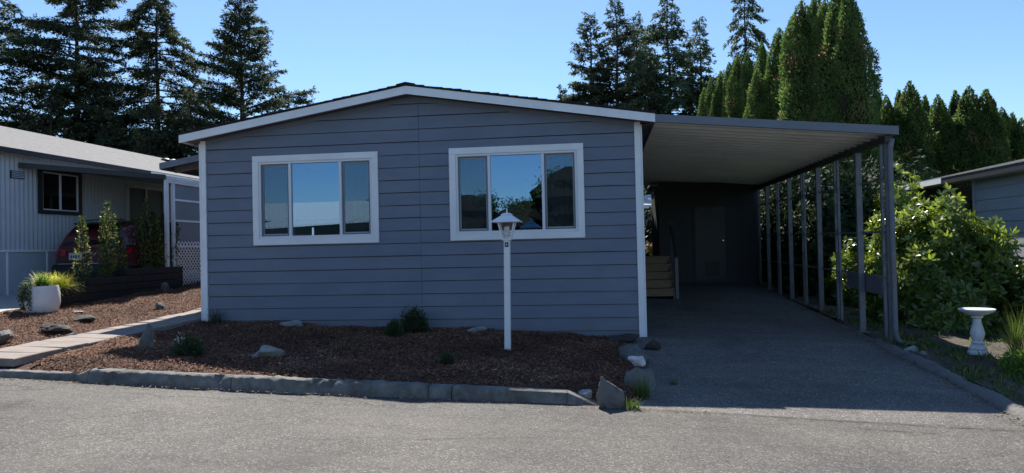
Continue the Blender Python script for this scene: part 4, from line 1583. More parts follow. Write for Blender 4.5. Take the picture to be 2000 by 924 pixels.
m2.lathe([(0.14, 0), (0.16, 0.06), (0.12, 0.10), (0.02, 0.12)], (RX+0.7, 12.2, 4.94), 12)
m2.build('roof_vent', 'dark_trim', nroof, smooth=True)
# window
w = MB()
for bx in ((wy0, wy0+0.10, wzb, wzt), (wy1-0.10, wy1, wzb, wzt), (wy0+0.10, wy1-0.10, wzb, wzb+0.09), (wy0+0.10, wy1-0.10, wzt-0.09, wzt)):
    w.box(NX-0.03, NX+0.045, bx[0], bx[1], bx[2], bx[3])
win = w.build('window', 'dark_trim', nh)
ym = (wy0+wy1)/2
for bx in ((wy0+0.10, wy0+0.13, wzb+0.09, wzt-0.09), (wy1-0.13, wy1-0.10, wzb+0.09, wzt-0.09), (ym-0.02, ym+0.02, wzb+0.09, wzt-0.09), (wy0+0.13, wy1-0.13, wzb+0.09, wzb+0.12), (wy0+0.13, wy1-0.13, wzt-0.12, wzt-0.09)):
    box(NX-0.02, NX+0.025, *bx).build('frame_bar', 'vinyl', win)
for a, b in ((wy0+0.13, ym-0.02), (ym+0.02, wy1-0.13)):
    box(NX-0.004, NX+0.001, a, b, wzb+0.12, wzt-0.12).build('pane', 'glass_dark', win)
for k in range(17):
    z = wzb+0.15+k*0.045
    MB().bar((NX-0.06, ym+0.03, z), (NX-0.06, wy1-0.14, z), 0.004, 0.035, up=(0.5, 0, 1)).build('blind_slat', 'screen_panel', win)
# gable vent and glazed door
v = box(NX-0.01, NX+0.03, 2.66, 3.02, 3.35, 3.52).build('wall_vent', 'dark_trim', nh)
for k in range(4):
    box(NX+0.031, NX+0.04, 2.68, 3.00, 3.37+k*0.037, 3.392+k*0.037).build('louvre', 'skirt', v)
d = MB()
for bx in ((6.40, 6.48, 1.35, 3.55), (7.95, 8.03, 1.35, 3.55), (6.48, 7.95, 3.47, 3.55), (7.17, 7.24, 1.35, 3.47)):
    d.box(NX-0.01, NX+0.05, *bx)
dd = d.build('sliding_door', 'skirt', nh)
for a, b in ((6.48, 7.17), (7.24, 7.95)):
    box(NX+0.022, NX+0.028, a, b, 1.36, 3.46).build('pane', 'black', dd)
# carport over the parking strip: dark angled front fascia, screened side of white battens and lattice
PX = -10.78
f0, f1 = np.array([NX+0.03, 2.87, 3.60]), np.array([PX+0.03, 4.42, 3.40])
ncp = thing('neighbour_carport', 'low carport with dark front fascia and white screened side over the red car', 'carport', (-12.0, 5.5, 0.9))
m2 = MB()
m2.bar(f0+np.array([0, 0, 0.055]), f1+np.array([0, 0, 0.055]), 0.04, 0.115)
m2.build('fascia', 'dark_trim', ncp)
m2 = MB()
r0 = [f0+np.array([0, 0.03, 0.06]), f1+np.array([0, 0.03, 0.06]), np.array([PX+0.03, 10.5, 3.46]), np.array([NX+0.03, 10.5, 3.66])]
m2.loft([p_ for p_ in r0], [p_+np.array([0, 0, 0.03]) for p_ in r0])
m2.build('roof_panel', 'screen_panel', ncp)
for yy, ww in ((4.45, 0.085), (4.72, 0.06), (6.6, 0.06), (8.5, 0.06)):
    box(PX-0.04, PX+0.03, yy, yy+ww, 0.75, 3.40).build('post', 'white', ncp)
for k in range(3):
    box(PX-0.03+0.012*k, PX+0.045+0.012*k, 4.44, 10.4, 3.33+0.045*k, 3.372+0.045*k).build('header', 'white', ncp)
for za, zb in ((1.95, 2.42), (2.47, 2.92), (2.97, 3.33)):
    for ya, yb in ((4.79, 6.59), (6.67, 8.49), (8.57, 10.3)):
        box(PX-0.012, PX+0.002, ya, yb, za, zb).build('side_panel', 'screen_panel', ncp)
for za in (2.42, 2.92):
    box(PX-0.02, PX+0.028, 4.79, 10.3, za, za+0.05).build('batten', 'white', ncp)

# lattice below the screened side
lf = thing('lattice_fence', 'white diamond lattice fence with scalloped top below the screened carport side', 'fence', (PX, 7.0, 0.85))
FA, FB = 4.80, 9.5
lat = MB()
gz0, zt = 0.84, 1.80
hgt = zt-gz0
k = FA-hgt
while k < FB:
    y0, y1 = max(k, FA), min(k+hgt, FB)
    if y1 > y0+0.01:
        lat.bar((PX+0.050, y0, gz0+(y0-k)), (PX+0.050, y1, gz0+(y1-k)), 0.006, 0.030)
        lat.bar((PX+0.058, y0, zt-(y0-k)), (PX+0.058, y1, zt-(y1-k)), 0.006, 0.030)
    k += 0.125
o = lat.build('lattice', 'white', lf)
o['kind'] = 'stuff'
box(PX+0.04, PX+0.075, FA, FB, 1.80, 1.85).build('top_rail', 'white', lf)
tops = MB()
k = FA
while k < FB-0.15:
    tops.bar((PX+0.052, k, 1.852), (PX+0.052, k+0.065, 1.945), 0.012, 0.03)
    tops.bar((PX+0.060, k+0.13, 1.852), (PX+0.060, k+0.065, 1.945), 0.010, 0.03)
    k += 0.134
o = tops.build('lattice_cresting', 'white', lf)
o['kind'] = 'stuff'
for yy in (FA+0.02, 7.2, FB-0.05):
    box(PX+0.0, PX+0.036, yy, yy+0.05, 0.7, 1.90).build('post', 'white', lf)

# stepped timber planter
pb = thing('timber_planter', 'dark stepped timber planter box beside the neighbouring parking strip', 'planter', (-10.9, 2.9, 0.7))
levels = [(0.90, 1.04, 4), (1.90, 1.19, 1), (2.90, 1.34, 1)]
XA, XB = -11.25, -10.68
for y0, ztop, cnt in levels:
    for c in range(cnt):
        z1 = ztop-0.15*c
        z0 = z1-0.145
        g = -0.001*c
        for (u0, u1) in ((y0, y0+(4.95-y0)/2-0.004), (y0+(4.95-y0)/2+0.004, 4.95)):
            box(XB-0.10+g, XB+g, u0, u1, z0, z1).build('timber', 'dark_timber', pb, bevel=0.010)
        box(XA, XA+0.10, y0, 4.95, z0, z1).build('timber', 'dark_timber', pb, bevel=0.010)
        box(XA+0.101, XB-0.101, y0, y0+0.10, z0, z1).build('timber', 'dark_timber', pb, bevel=0.010)
        box(XA+0.101, XB-0.101, 4.85, 4.95, z0, z1).build('timber', 'dark_timber', pb, bevel=0.010)
mb = MB()
mb.box(XA+0.102, XB-0.102, 1.001, 1.899, 0.5, 0.98)
mb.box(XA+0.102, XB-0.102, 2.001, 2.899, 0.5, 1.13)
mb.box(XA+0.102, XB-0.102, 3.001, 4.849, 0.5, 1.28)
mb.build('planting_soil', 'soil', pb)


def yew_meshes(h, r, seed, spires):
    rng = np.random.default_rng(seed)
    Q, Vv = [], []
    mb = MB()
    for s in range(spires):
        hh = h*(1.0 if s == 0 else rng.uniform(0.72, 0.95))
        a = rng.uniform(0, 6.28)
        off = 0.0 if spires == 1 else r*(0.35 if s == 0 else 0.85)
        rr = r*(1.0 if spires == 1 else 0.62)
        bx, by = off*math.cos(a), off*math.sin(a)
        n = int(170*hh/0.05*rr)
        t = rng.random(n)
        ph = rng.uniform(0, 6.28, 3)
        az = rng.uniform(0, 6.28, n)
        knob = 1+0.30*np.sin(t*hh*22+ph[0])*np.sin(az*2+ph[1])+0.18*np.sin(t*hh*41+ph[2]+az)
        rad_ = rr*np.clip(1.02-t**3, 0.2, 1)*(0.75+0.3*np.sin(t*5+ph[1])**2)*knob*(0.55+0.45*rng.random(n)**0.5)
        P = np.stack([bx*(0.3+0.7*t)+rad_*np.cos(az), by*(0.3+0.7*t)+rad_*np.sin(az), t*hh], 1)
        D = np.stack([np.cos(az), np.sin(az), rng.uniform(0.2, 1.8, n)], 1)+rng.normal(size=(n, 3))*0.4
        sz = 0.045+0.03*rng.random(n)
        Q.append(cards(P, D, rand_dir(rng, n), sz, sz*0.40))
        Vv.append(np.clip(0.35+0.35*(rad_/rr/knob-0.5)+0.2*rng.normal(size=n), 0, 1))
        mb.tube([(0, 0, -0.1), (bx*0.6, by*0.6, hh*0.4), (bx, by, hh*0.93)], [0.022, 0.014, 0.005], 5)
    tr = mb.mesh('stem', (0, 0, 0))
    tr.materials.append(M['bark'])
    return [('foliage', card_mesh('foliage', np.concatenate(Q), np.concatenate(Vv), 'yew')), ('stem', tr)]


yl = ['slim single-stemmed columnar yew nearest the golden grass', 'tall forked columnar yew in front of the right side of the red car',
      'short slender columnar yew third from the left in the planter', 'tallest columnar yew, fourth from the left in the planter',
      'bushy upright yew fifth from the left in the planter', 'rightmost columnar yew of several spires beside the lattice']
for (yy, zt, r, s), lab in zip([(1.93, 2.42, 0.14, 1), (2.60, 2.76, 0.19, 3), (3.12, 2.42, 0.17, 2), (3.86, 2.90, 0.20, 2), (4.30, 2.62, 0.23, 4), (4.72, 2.62, 0.24, 5)], yl):
    z0 = 0.98 if yy < 2 else (1.13 if yy < 3 else 1.28)
    plant('columnar_yew', lab, 'shrub', (-10.93, yy, z0), yew_meshes(zt-z0, r, int(yy*100), s), 'columnar yews in the planter')
plant('golden_grass', 'mound of bright yellow-green ornamental grass at the front of the timber planter', 'grass', (-10.97, 1.20, 0.99), [('blades', tuft_mesh('blades', 2000, 0.44, 0.75, 81, 'grass_gold', 0.014, 4, 1.35, 0.24))])
pot = thing('plant_pot', 'white rounded plant pot at the corner of the timber planter', 'plant pot', on(-10.42, 0.30, -0.01))
o = MB().lathe([(0.20, 0.0), (0.245, 0.04), (0.275, 0.2), (0.270, 0.36), (0.245, 0.49), (0.225, 0.49), (0.24, 0.36), (0.22, 0.30)], tuple(WLOC[pot.name]), 28).build('pot_body', 'pot', pot, smooth=True)
MB().lathe([(0.232, 0.40), (0.12, 0.43), (0.01, 0.435)], tuple(WLOC[pot.name]), 20).build('potting_soil', 'soil', pot)
pl = WLOC[pot.name]
plant('fern', 'bright green fern growing out of the white pot', 'fern', (pl[0]-0.02, pl[1]+0.03, pl[2]+0.42), [('fronds', tuft_mesh('fronds', 260, 0.36, 0.6, 82, 'fern', 0.028, 4, 1.0, 0.08))])
rng = np.random.default_rng(83)
n = 1500
a = rng.uniform(math.pi*0.85, math.pi*1.55, n)
t = rng.random(n)**0.8
rr = 0.25+0.05*np.sin(t*3)+0.03*rng.normal(size=n)
P = np.stack([rr*np.cos(a), rr*np.sin(a), 0.12-0.46*t*(0.55+0.45*np.sin(a*5)**2)], 1)
plant('trailing_plant', 'blue-green trailing plant spilling over the left side of the white pot', 'plant', (pl[0], pl[1], pl[2]+0.42), [('leaves', card_mesh('leaves', cards(P, rand_dir(rng, n)+np.array([0, 0, -0.6]), rand_dir(rng, n), 0.045, 0.022), rng.random(n), 'trailing'))])

# ---------------------------------------------------------------- red car
car = thing('parked_car', 'dark red hatchback parked tail-out behind the timber planter', 'car', (-11.87, 5.3, 0.9))
CXm, CYr = -11.87, 3.25
cw = 0.89
g0 = 0.86
gs = 0.045


def carpt(u, v, w):
    """u across, v forward from the tail, w above ground"""
    return (CXm+u, CYr+v, g0+gs*v+w)


def hull(profile, name, mat, parent, smooth=True):
    """profile: list of (v, [(half_width, w), ...]) cross-sections, lofted along the car"""
    mb = MB()
    rs = []
    for v, sec in profile:
        ring = [carpt(h, v, w) for h, w in sec] + [carpt(-h, v, w) for h, w in reversed(sec)]
        rs.append(ring)
    mb.rings(rs)
    return mb.build(name, mat, parent, smooth=smooth)


def sec(wb, hw, wt, inset=0.05):
    return [(hw*0.90, wb), (hw*0.985, wb+0.10), (hw, wb+0.30), (hw*0.99, (wb+wt)/2+0.08), (hw-inset*0.6, wt-0.05), (hw-inset-0.05, wt)]


body = hull([(0.00, sec(0.42, 0.74, 0.90)), (0.05, sec(0.38, 0.82, 0.96)), (0.22, sec(0.32, 0.885, 1.0)), (1.0, sec(0.24, 0.90, 1.0)), (2.6, sec(0.22, 0.90, 0.98)),
             (3.2, sec(0.22, 0.90, 0.94)), (4.0, sec(0.28, 0.87, 0.84)), (4.35, sec(0.36, 0.76, 0.72))], 'body', 'carpaint', car)
gh = hull([(0.06, [(0.76, 0.92), (0.74, 0.96), (0.72, 1.0), (0.70, 1.01)]), (0.22, [(0.80, 0.96), (0.74, 1.15), (0.69, 1.24), (0.62, 1.27)]), (0.45, [(0.83, 0.96), (0.75, 1.22), (0.68, 1.42), (0.56, 1.47)]),
           (0.75, [(0.84, 0.96), (0.76, 1.24), (0.68, 1.46), (0.54, 1.53)]), (1.9, [(0.84, 0.96), (0.76, 1.25), (0.67, 1.48), (0.52, 1.55)]), (2.6, [(0.83, 0.94), (0.74, 1.20), (0.66, 1.38), (0.54, 1.44)]),
           (3.3, [(0.78, 0.92), (0.74, 0.95), (0.72, 0.97), (0.66, 0.98)])], 'cabin', 'carpaint', car)
m2 = MB()
m2.face([carpt(-0.62, 0.075, 1.045), carpt(0.62, 0.075, 1.045), carpt(0.55, 0.40, 1.425), carpt(-0.55, 0.40, 1.425)])
m2.loft([carpt(-0.63, 0.055, 1.035), carpt(0.63, 0.055, 1.035), carpt(0.55, 0.385, 1.43), carpt(-0.55, 0.385, 1.43)], [carpt(-0.63, 0.085, 1.025), carpt(0.63, 0.085, 1.025), carpt(0.55, 0.41, 1.42), carpt(-0.55, 0.41, 1.42)])
rw = m2.build('rear_window', 'glass_dark', car)
MB().bar(carpt(0.0, 0.07, 1.06), carpt(0.38, 0.11, 1.13), 0.015, 0.02).build('wiper', 'black', rw)
MB().box(CXm-0.56, CXm+0.56, CYr+0.30, CYr+0.52, g0+1.49, g0+1.53).build('spoiler', 'black', car, bevel=0.01)
for s in (-1, 1):
    m2 = MB()
    m2.loft([carpt(s*x, v, w) for x, v, w in ((0.845, 0.5, 1.02), (0.845, 1.7, 1.02), (0.725, 1.7, 1.42), (0.71, 0.75, 1.40))], [carpt(s*x, v, w) for x, v, w in ((0.82, 0.5, 1.02), (0.82, 1.7, 1.02), (0.70, 1.7, 1.42), (0.68, 0.75, 1.40))])
    m2.build('side_window', 'glass_dark', car)
    m2 = MB()
    m2.loft([carpt(s*x, v, w) for x, v, w in ((0.785, 0.025, 0.80), (0.50, -0.03, 0.80), (0.50, -0.025, 0.92), (0.765, 0.035, 0.94))], [carpt(s*x, v, w) for x, v, w in ((0.892, 0.24, 0.82), (0.50, 0.06, 0.80), (0.50, 0.06, 0.92), (0.87, 0.26, 0.95))])
    m2.build('tail_lamp', 'tail', car)
    MB().tube([carpt(s*0.60, 0.7, 1.56), carpt(s*0.60, 1.3, 1.60), carpt(s*0.60, 2.1, 1.57)], 0.016, 6).build('roof_rail', 'black', car)
    for v in (0.78, 3.45):
        c = carpt(s*0.80, v, 0.33)
        wm = MB().tube([(c[0]-0.10, c[1], c[2]), (c[0]-0.08, c[1], c[2]), (c[0]+0.08, c[1], c[2]), (c[0]+0.10, c[1], c[2])], [0.30, 0.33, 0.33, 0.30], 24).build('tyre', 'rubber', car, smooth=True)
        MB().tube([(c[0]+s*0.101, c[1], c[2]), (c[0]+s*0.108, c[1], c[2])], [0.215, 0.20], 20).build('rim', 'alloy', wm)
bp = hull([(-0.085, [(0.70, 0.34), (0.74, 0.40), (0.74, 0.50), (0.70, 0.56)]), (-0.06, [(0.78, 0.30), (0.82, 0.40), (0.82, 0.54), (0.78, 0.60)]), (0.25, [(0.86, 0.26), (0.905, 0.40), (0.905, 0.56), (0.88, 0.62)])], 'bumper', 'black', car)
box(CXm-0.66, CXm+0.66, CYr-0.075, CYr-0.05, g0+0.605, g0+0.625).build('chrome_strip', 'chrome', bp)
box(CXm-0.17, CXm+0.17, CYr-0.06, CYr+0.02, g0+0.84, g0+0.87).build('garnish', 'chrome', car)
pl_ = box(CXm-0.40, CXm-0.09, CYr-0.052, CYr-0.044, g0+0.70, g0+0.855).build('licence_plate', 'plate', car)
for k, xx in enumerate((-0.36, -0.30, -0.24, -0.17)):
    box(CXm+xx, CXm+xx+0.035, CYr-0.0545, CYr-0.0525, g0+0.735, g0+0.80).build('plate_character', 'plate_blue', pl_)

# ---------------------------------------------------------------- right side: rhododendron, bird bath, neighbour
plant('rhododendron', 'large glossy rhododendron with sunlit top leaves right of the carport', 'shrub', (5.30, 2.35, ground(5.3, 2.3)-0.05),
      bush_meshes(1.20, 1.25, 2.05, 91, 3600, 0.125, 0.040, 8, 'rhodo', 0.80, 0.02) + [('stems', stems(14, 0.8, 1.6, 11, 0.022))])
plant('rhododendron', 'tall leafy rhododendron rising behind the rounded one near the porch eave', 'shrub', (6.45, 6.9, ground(6.4, 6.9)-0.05),
      bush_meshes(0.75, 0.75, 2.75, 92, 1000, 0.125, 0.040, 7, 'rhodo', 0.78, 0.02) + [('stems', stems(10, 0.8, 2.4, 12, 0.02))])
plant('rhododendron', 'leafy shrub seen between the nearest carport posts behind the side panel', 'shrub', (4.8, 4.9, ground(4.9, 4.9)-0.05),
      bush_meshes(0.62, 0.80, 1.35, 93, 620, 0.12, 0.04, 7, 'rhodo', 0.78, 0.02) + [('stems', stems(9, 0.7, 1.3, 13, 0.018))])
for i, (x, y, rx, h, lab) in enumerate([(5.4, 8.0, 1.4, 3.3, 'dark laurel shrub behind the middle carport posts'), (5.3, 10.8, 1.5, 3.4, 'dark laurel shrub behind the rearmost carport posts'),
                                        (7.6, 9.8, 1.6, 3.5, 'dark laurel shrub behind the gap beside the right-hand porch'), (5.0, 13.6, 1.5, 3.2, 'dark laurel shrub deep behind the storage shed'), (4.75, 6.7, 0.95, 3.0, 'added dark laurel shrub blocking light between the fourth and fifth carport posts'), (4.75, 9.3, 0.95, 3.1, 'added dark laurel shrub blocking light at the right end of the storage shed')]):  # last two laurels added to block light behind the posts
    plant('laurel_shrub', lab, 'shrub', (x, y, ground(x, y)-0.05), bush_meshes(rx, rx, h, 100+i, 1300, 0.14, 0.055, 6, 'laurel', 0.82, 0.0) + [('stems', stems(8, 0.9, 2.2, 20+i, 0.02))], 'dark laurels behind the carport')
plant('low_shrub', 'leafy shrub at the right picture edge below the lap-sided wall', 'shrub', (6.45, 1.1, ground(6.4, 1.0)-0.05), bush_meshes(0.6, 0.6, 1.15, 97, 380, 0.13, 0.045, 7, 'rhodo', 0.75, 0.0))

bx, by = 4.42, -0.72
bz = ground(bx, by)+0.03
bb = thing('bird_bath', 'white fluted pedestal bird bath in front of the rhododendron', 'bird bath', (bx, by, bz))
fl = (lambda z: 0.07)
MB().lathe([(0.1200, 0.0000), (0.1200, 0.0315), (0.1000, 0.0540), (0.1080, 0.0810), (0.0840, 0.1170), (0.0600, 0.1350)], (bx, by, bz), 40, flute=lambda z: 0.05).build('base', 'plaster', bb, smooth=True)
MB().lathe([(0.0592, 0.1350), (0.0784, 0.1530), (0.0560, 0.1800), (0.0704, 0.2160), (0.0840, 0.2790), (0.0720, 0.3420), (0.0496, 0.4140), (0.0448, 0.4770), (0.0680, 0.4950), (0.0680, 0.5175)], (bx, by, bz), 40, flute=lambda z: 0.07).build('pedestal', 'plaster', bb, smooth=True)
MB().lathe([(0.0640, 0.5184), (0.1280, 0.5400), (0.2040, 0.5805), (0.2200, 0.5985), (0.2176, 0.6120), (0.1960, 0.6102), (0.1120, 0.5805), (0.0160, 0.5715)], (bx, by, bz), 40).build('bowl', 'plaster', bb, smooth=True)

plant('ornamental_grass', 'upright clump of long green grass right of the bird bath', 'grass', (4.80, -0.98, ground(4.8, -1)+0.01), [('blades', tuft_mesh('blades', 260, 0.75, 0.28, 111, 'grass_green', 0.012, 4, 0.55, 0.07))])
plant('ornamental_grass', 'arching pale dry grass clump in front of the green one by the bird bath', 'grass', (4.72, -1.25, ground(4.7, -1.2)+0.01), [('blades', tuft_mesh('blades', 260, 0.52, 0.6, 112, 'grass_dry', 0.009, 4, 1.3, 0.10))])
plant('ground_cover_plant', 'low yellow-green ground cover at the right picture edge', 'plant', (4.65, -1.75, ground(4.6, -1.7)+0.01), [('leaves', spray_ball('leaves', 0.45, 0.24, 1600, 113, 'fern', 0.06, 0.5, 0.0))])
rng = np.random.default_rng(114)
Q, Vv = [], []
for k in range(270):
    x = rng.uniform(3.56, 6.6); y = rng.uniform(-4.6, 3.2)
    if (x-bx)**2+(y-by)**2 < 0.04:
        continue
    n = 26
    a = rng.uniform(0, 6.28, n)
    P = np.stack([x+0.07*rng.normal(size=n), y+0.07*rng.normal(size=n), np.full(n, ground(x, y)+0.02)], 1)
    D = np.stack([np.cos(a)*0.6, np.sin(a)*0.6, 0.5+rng.random(n)], 1)
    Q.append(cards(P, D, rand_dir(rng, n), 0.05+0.09*rng.random(n), 0.012+0.012*rng.random(n)))
    Vv.append(rng.random(n))
me = card_mesh('weeds', np.concatenate(Q), np.concatenate(Vv), 'grass_green')
o = link('weeds', me, None)
set_props(o, 'low scattered weeds and grass on the shaded soil right of the driveway', 'weeds', None, 'stuff')
# dry leaves, twigs and grit along the driveway edge
Q, Vv = [], []
n = 2600
y = rng.uniform(-5.0, 4.0, n)
x = 3.30+np.abs(rng.normal(size=n))*0.35-0.15*rng.random(n)
P = np.stack([x, y, np.array([ground(a, b) for a, b in zip(x, y)])+0.02+0.03*(x > 3.45)], 1)
a = rng.uniform(0, 6.28, n)
me = card_mesh('leaf_litter', cards(P, np.stack([np.cos(a), np.sin(a), 0.3*rng.normal(size=n)], 1), np.array([0, 0, 1.0])+0.4*rng.normal(size=(n, 3)), 0.015+0.04*rng.random(n), 0.012), rng.random(n), 'grass_dry')
set_props(link('leaf_litter', me, None), 'dry leaf litter along the right edge of the driveway', 'leaf litter', None, 'stuff')
# debris strip between kerb and road
n = 1500
x = rng.uniform(-9, 0.4, n); y = -3.97-np.abs(rng.normal(size=n))*0.05
P = np.stack([x, y, -0.028-0.042*x+0.012], 1)
a = rng.uniform(0, 6.28, n)
me = card_mesh('kerb_debris', cards(P, np.stack([np.cos(a), np.sin(a), 0.2*rng.normal(size=n)], 1), np.array([0, 0, 1.0])+0.3*rng.normal(size=(n, 3)), 0.008+0.02*rng.random(n)**2, 0.007, 'rect'), rng.random(n), 'chips')
set_props(link('kerb_debris', me, None), 'stray bark chips and grit along the foot of the kerb', 'debris', None, 'stuff')

# right neighbour's house
QX = 7.6
rh = thing('neighbour_house', 'pale grey lap-sided house with dark eave at the right picture edge', 'house', (9.5, 3, 0.0))
for k in range(13):
    z0 = -0.25+k*0.242
    z1 = z0+0.255
    m2 = MB()
    m2.loft([(QX-0.024, -2.5, z0), (QX, -2.5, z0), (QX, 5.72, z0), (QX-0.024, 5.72, z0)], [(QX-0.006, -2.5, z1), (QX, -2.5, z1), (QX, 5.72, z1), (QX-0.006, 5.72, z1)])
    m2.build('siding_board', 'neighbor_siding', rh)
mb = MB()
mb.box(QX+0.002, QX+0.1, -2.5, 5.72, -0.3, 2.95)
mb.box(QX+0.1, QX+7, -2.5, -2.4, -0.4, 2.95)
mb.box(QX+0.1, QX+7, 8.9, 9.0, -0.4, 2.95)
mb.box(QX+7, QX+7.1, -2.5, 9.0, -0.4, 2.95)
mb.box(QX+1.6, QX+1.7, 5.74, 8.9, -0.2, 2.95)
mb.box(QX+0.1, QX+1.6, 5.64, 5.73, -0.3, 2.95)
mb.build('wall', 'neighbor_siding', rh)
box(QX-0.05, QX+0.03, 5.725, 5.80, -0.2, 2.9).build('corner_board', 'neighbor_siding', rh)
box(QX-0.02, QX+0.08, 6.9, 7.0, -0.2, 2.92).build('porch_post', 'timber', rh)
mb = MB()
p = [(QX-0.32, 3.00), (QX+3.5, 3.75), (QX+7.3, 3.0), (QX+7.3, 2.92), (QX+3.5, 3.66), (QX-0.32, 2.92)]
mb.loft([(a, -2.8, b) for a, b in p], [(a, 9.4, b) for a, b in p])
rr_ = mb.build('roof', 'dark_trim', rh)
for i in range(16):
    W = 3.86
    a, b = W*(1-i/16), max(0, W*(1-(i+1)/16)-0.03)
    s_ = 0.75/3.82
    p = [(QX+3.5-a, 3.765-a*s_-0.006), (QX+3.5-a, 3.765-a*s_+0.012), (QX+3.5-b, 3.765-b*s_+0.002), (QX+3.5-b, 3.765-b*s_-0.008)]
    m2 = MB()
    m2.loft([(q[0], -2.85, q[1]) for q in p], [(q[0], 9.45, q[1]) for q in p])
    m2.build('shingle_course', 'shingle_grey', rr_)
box(QX-0.36, QX-0.325, 6.55, 9.42, 2.88, 3.01).build('gutter', 'white', rh)
box(QX-0.345, QX-0.322, -2.8, 6.54, 2.86, 2.99).build('fascia', 'dark_trim', rh)
box(QX-0.32, QX-0.03, -2.7, 9.3, 2.86, 2.875).build('soffit', 'neighbor_siding', rh)

# ---------------------------------------------------------------- arborvitae rows
v1 = thuja_meshes(10.0, 0.74, 201, 34000, 0.095, 4.5)
v2 = thuja_meshes(10.0, 0.70, 202, 34000, 0.095, 4.0)
v3 = thuja_meshes(7.0, 0.70, 203, 26000, 0.10, 3.2)
v4 = thuja_meshes(7.0, 0.64, 204, 26000, 0.10, 3.0)
rowA = [(1376, 168, 24.5, .8), (1391, 148, 24, .8), (1407, 135, 23.5, .8), (1424, 118, 23, .8), (1441, 103, 22.2, .85), (1462, 98, 21.6, .85), (1478, 130, 19.6, .8), (1490, 76, 20.6, .9),
        (1521, 50, 19.4, 1.0), (1541, 28, 18.6, .9), (1566, -4, 17.8, 1.25), (1590, -14, 18.6, 1.2), (1612, -10, 17.0, 1.0), (1633, -38, 16.2, 1.15), (1656, -30, 15.6, 1.0)]
rng = np.random.default_rng(7)
for i, (px, py, Y, ws) in enumerate(rowA):
    q = hy(px, py, Y)
    g = ground(q[0], Y)
    H = q[2]-g
    parts = (v1, v2)[i % 2]
    lab = ORD[i]+' tall columnar arborvitae from the left in the row rising over the carport roof'
    t = place_tree('arborvitae', lab, 'tree', (q[0], Y, g), parts, 'arborvitae row over the carport', rng.uniform(0, 6.28))
    t.scale = (ws, ws, H/10.0)
rowB = [(1672, 200, 20.5, .8), (1682, 205, 18.8, .85), (1694, 190, 21, .8), (1716, 176, 21.5, .85), (1735, 182, 20.5, .85), (1756, 172, 21, .8), (1777, 156, 20, 1.1), (1808, 184, 21.5, .8), (1836, 182, 20.4, 1.05), (1862, 174, 21.5, .9), (1886, 165, 20, 1.2),
        (1931, 171, 19.6, 1.2), (1962, 206, 20.5, .85), (1978, 218, 21.4, .8), (1990, 228, 20, .9), (2022, 222, 20.4, 1.0)]
for i, (px, py, Y, ws) in enumerate(rowB):
    q = hy(px, py, Y)
    g = ground(q[0], Y)
    H = q[2]-g
    parts = (v3, v4)[i % 2]
    lab = ORD[i]+' shorter arborvitae from the left in the hedge row behind the rhododendron'
    t = place_tree('arborvitae', lab, 'tree', (q[0], Y, g), parts, 'arborvitae hedge at the right', rng.uniform(0, 6.28))
    t.scale = (ws, ws, H/7.0)

# ---------------------------------------------------------------- conifers
conifers = [
    # px, py of tip, Y, radius, label, kwargs
    (-34, -150, 27, 6.0, 'dark fir at the left picture edge with only its right branches in view', dict(seed=301, dens=0.75)),
    (146, -120, 31, 7.6, 'tall dark fir with long level branches, left of the three big firs', dict(seed=302, dens=1.35, up=0.05, droop=0.2, irr=0.6, power=0.62)),
    (304, -62, 33, 6.6, 'tall dark fir in the middle of the three big firs', dict(seed=303, dens=1.25, up=0.05, droop=0.45)),
    (468, -30, 33, 6.4, 'tall dark fir with upswept branches, right of the three big firs', dict(seed=304, dens=1.25, up=0.45, droop=0.25, irr=0.55, power=0.7)),
    (40, 120, 29, 5.0, 'lower dark fir at the far left above the grey shingle roof', dict(seed=305, dens=0.62)),
    (215, 150, 29, 5.0, 'lower dark fir between the left and middle big firs', dict(seed=306, dens=0.62)),
    (372, 172, 30, 4.6, 'lower dark fir just left of the lean-to patio cover', dict(seed=307, dens=0.62)),
    (100, 168, 27, 4.6, 'shadowed young fir behind the ridge of the grey shingle roof', dict(seed=308, dens=0.62)),
    (292, 190, 28, 4.4, 'shadowed young fir low between the middle fir and the roof end', dict(seed=309, dens=0.62)),
    (1152, 24, 36, 4.2, 'slim spiky spruce at the left end of the conifer clump over the right roof slope', dict(seed=311, mat='fir', up=0.25, droop=0.2, dens=1.5, power=0.75, irr=0.4, base=0.05)),
    (1202, -2, 35, 6.2, 'dense tall spruce second from the left in the conifer clump', dict(seed=312, mat='fir', up=0.2, droop=0.25, dens=1.4, power=0.8, irr=0.45, base=0.05)),
    (1244, 20, 39, 4.6, 'thin-topped conifer between the dense spruce and the hemlock', dict(seed=313, mat='hemlock', dens=1.2)),
    (1302, -14, 34, 8.0, 'broad layered hemlock with drooping sprays in the conifer clump', dict(seed=314, mat='hemlock', up=0.1, droop=0.45, dens=1.15, power=0.9, hang=0.3, irr=0.5)),
    (1366, 30, 35, 6.2, 'feathery hemlock at the right end of the conifer clump', dict(seed=315, mat='hemlock', up=0.15, droop=0.4, dens=1.2, power=0.9, hang=0.3, irr=0.5)),
    (1452, -45, 37, 2.6, 'narrow weeping conifer with bare gaps behind the arborvitae row', dict(seed=316, mat='hemlock', up=-0.1, droop=0.55, dens=1.5, power=0.45, hang=0.5, irr=0.7)),
    (1706, 94, 46, 2.8, 'distant slender spruce tip standing above the right hedge', dict(seed=317, mat='fir', up=-0.05, droop=0.25, dens=1.3, power=0.95)),
    (1098, 168, 40, 1.4, 'small conifer tip peeking over the roof left of the clump', dict(seed=318, mat='hemlock')),
    (1262, 95, 32, 5.2, 'lower hemlock filling the front of the conifer clump', dict(seed=319, mat='hemlock', dens=1.1, hang=0.3)),
    (1412, 135, 38, 5.2, 'lower hemlock behind the far end of the arborvitae row', dict(seed=320, mat='hemlock', dens=1.2, hang=0.3)),
]
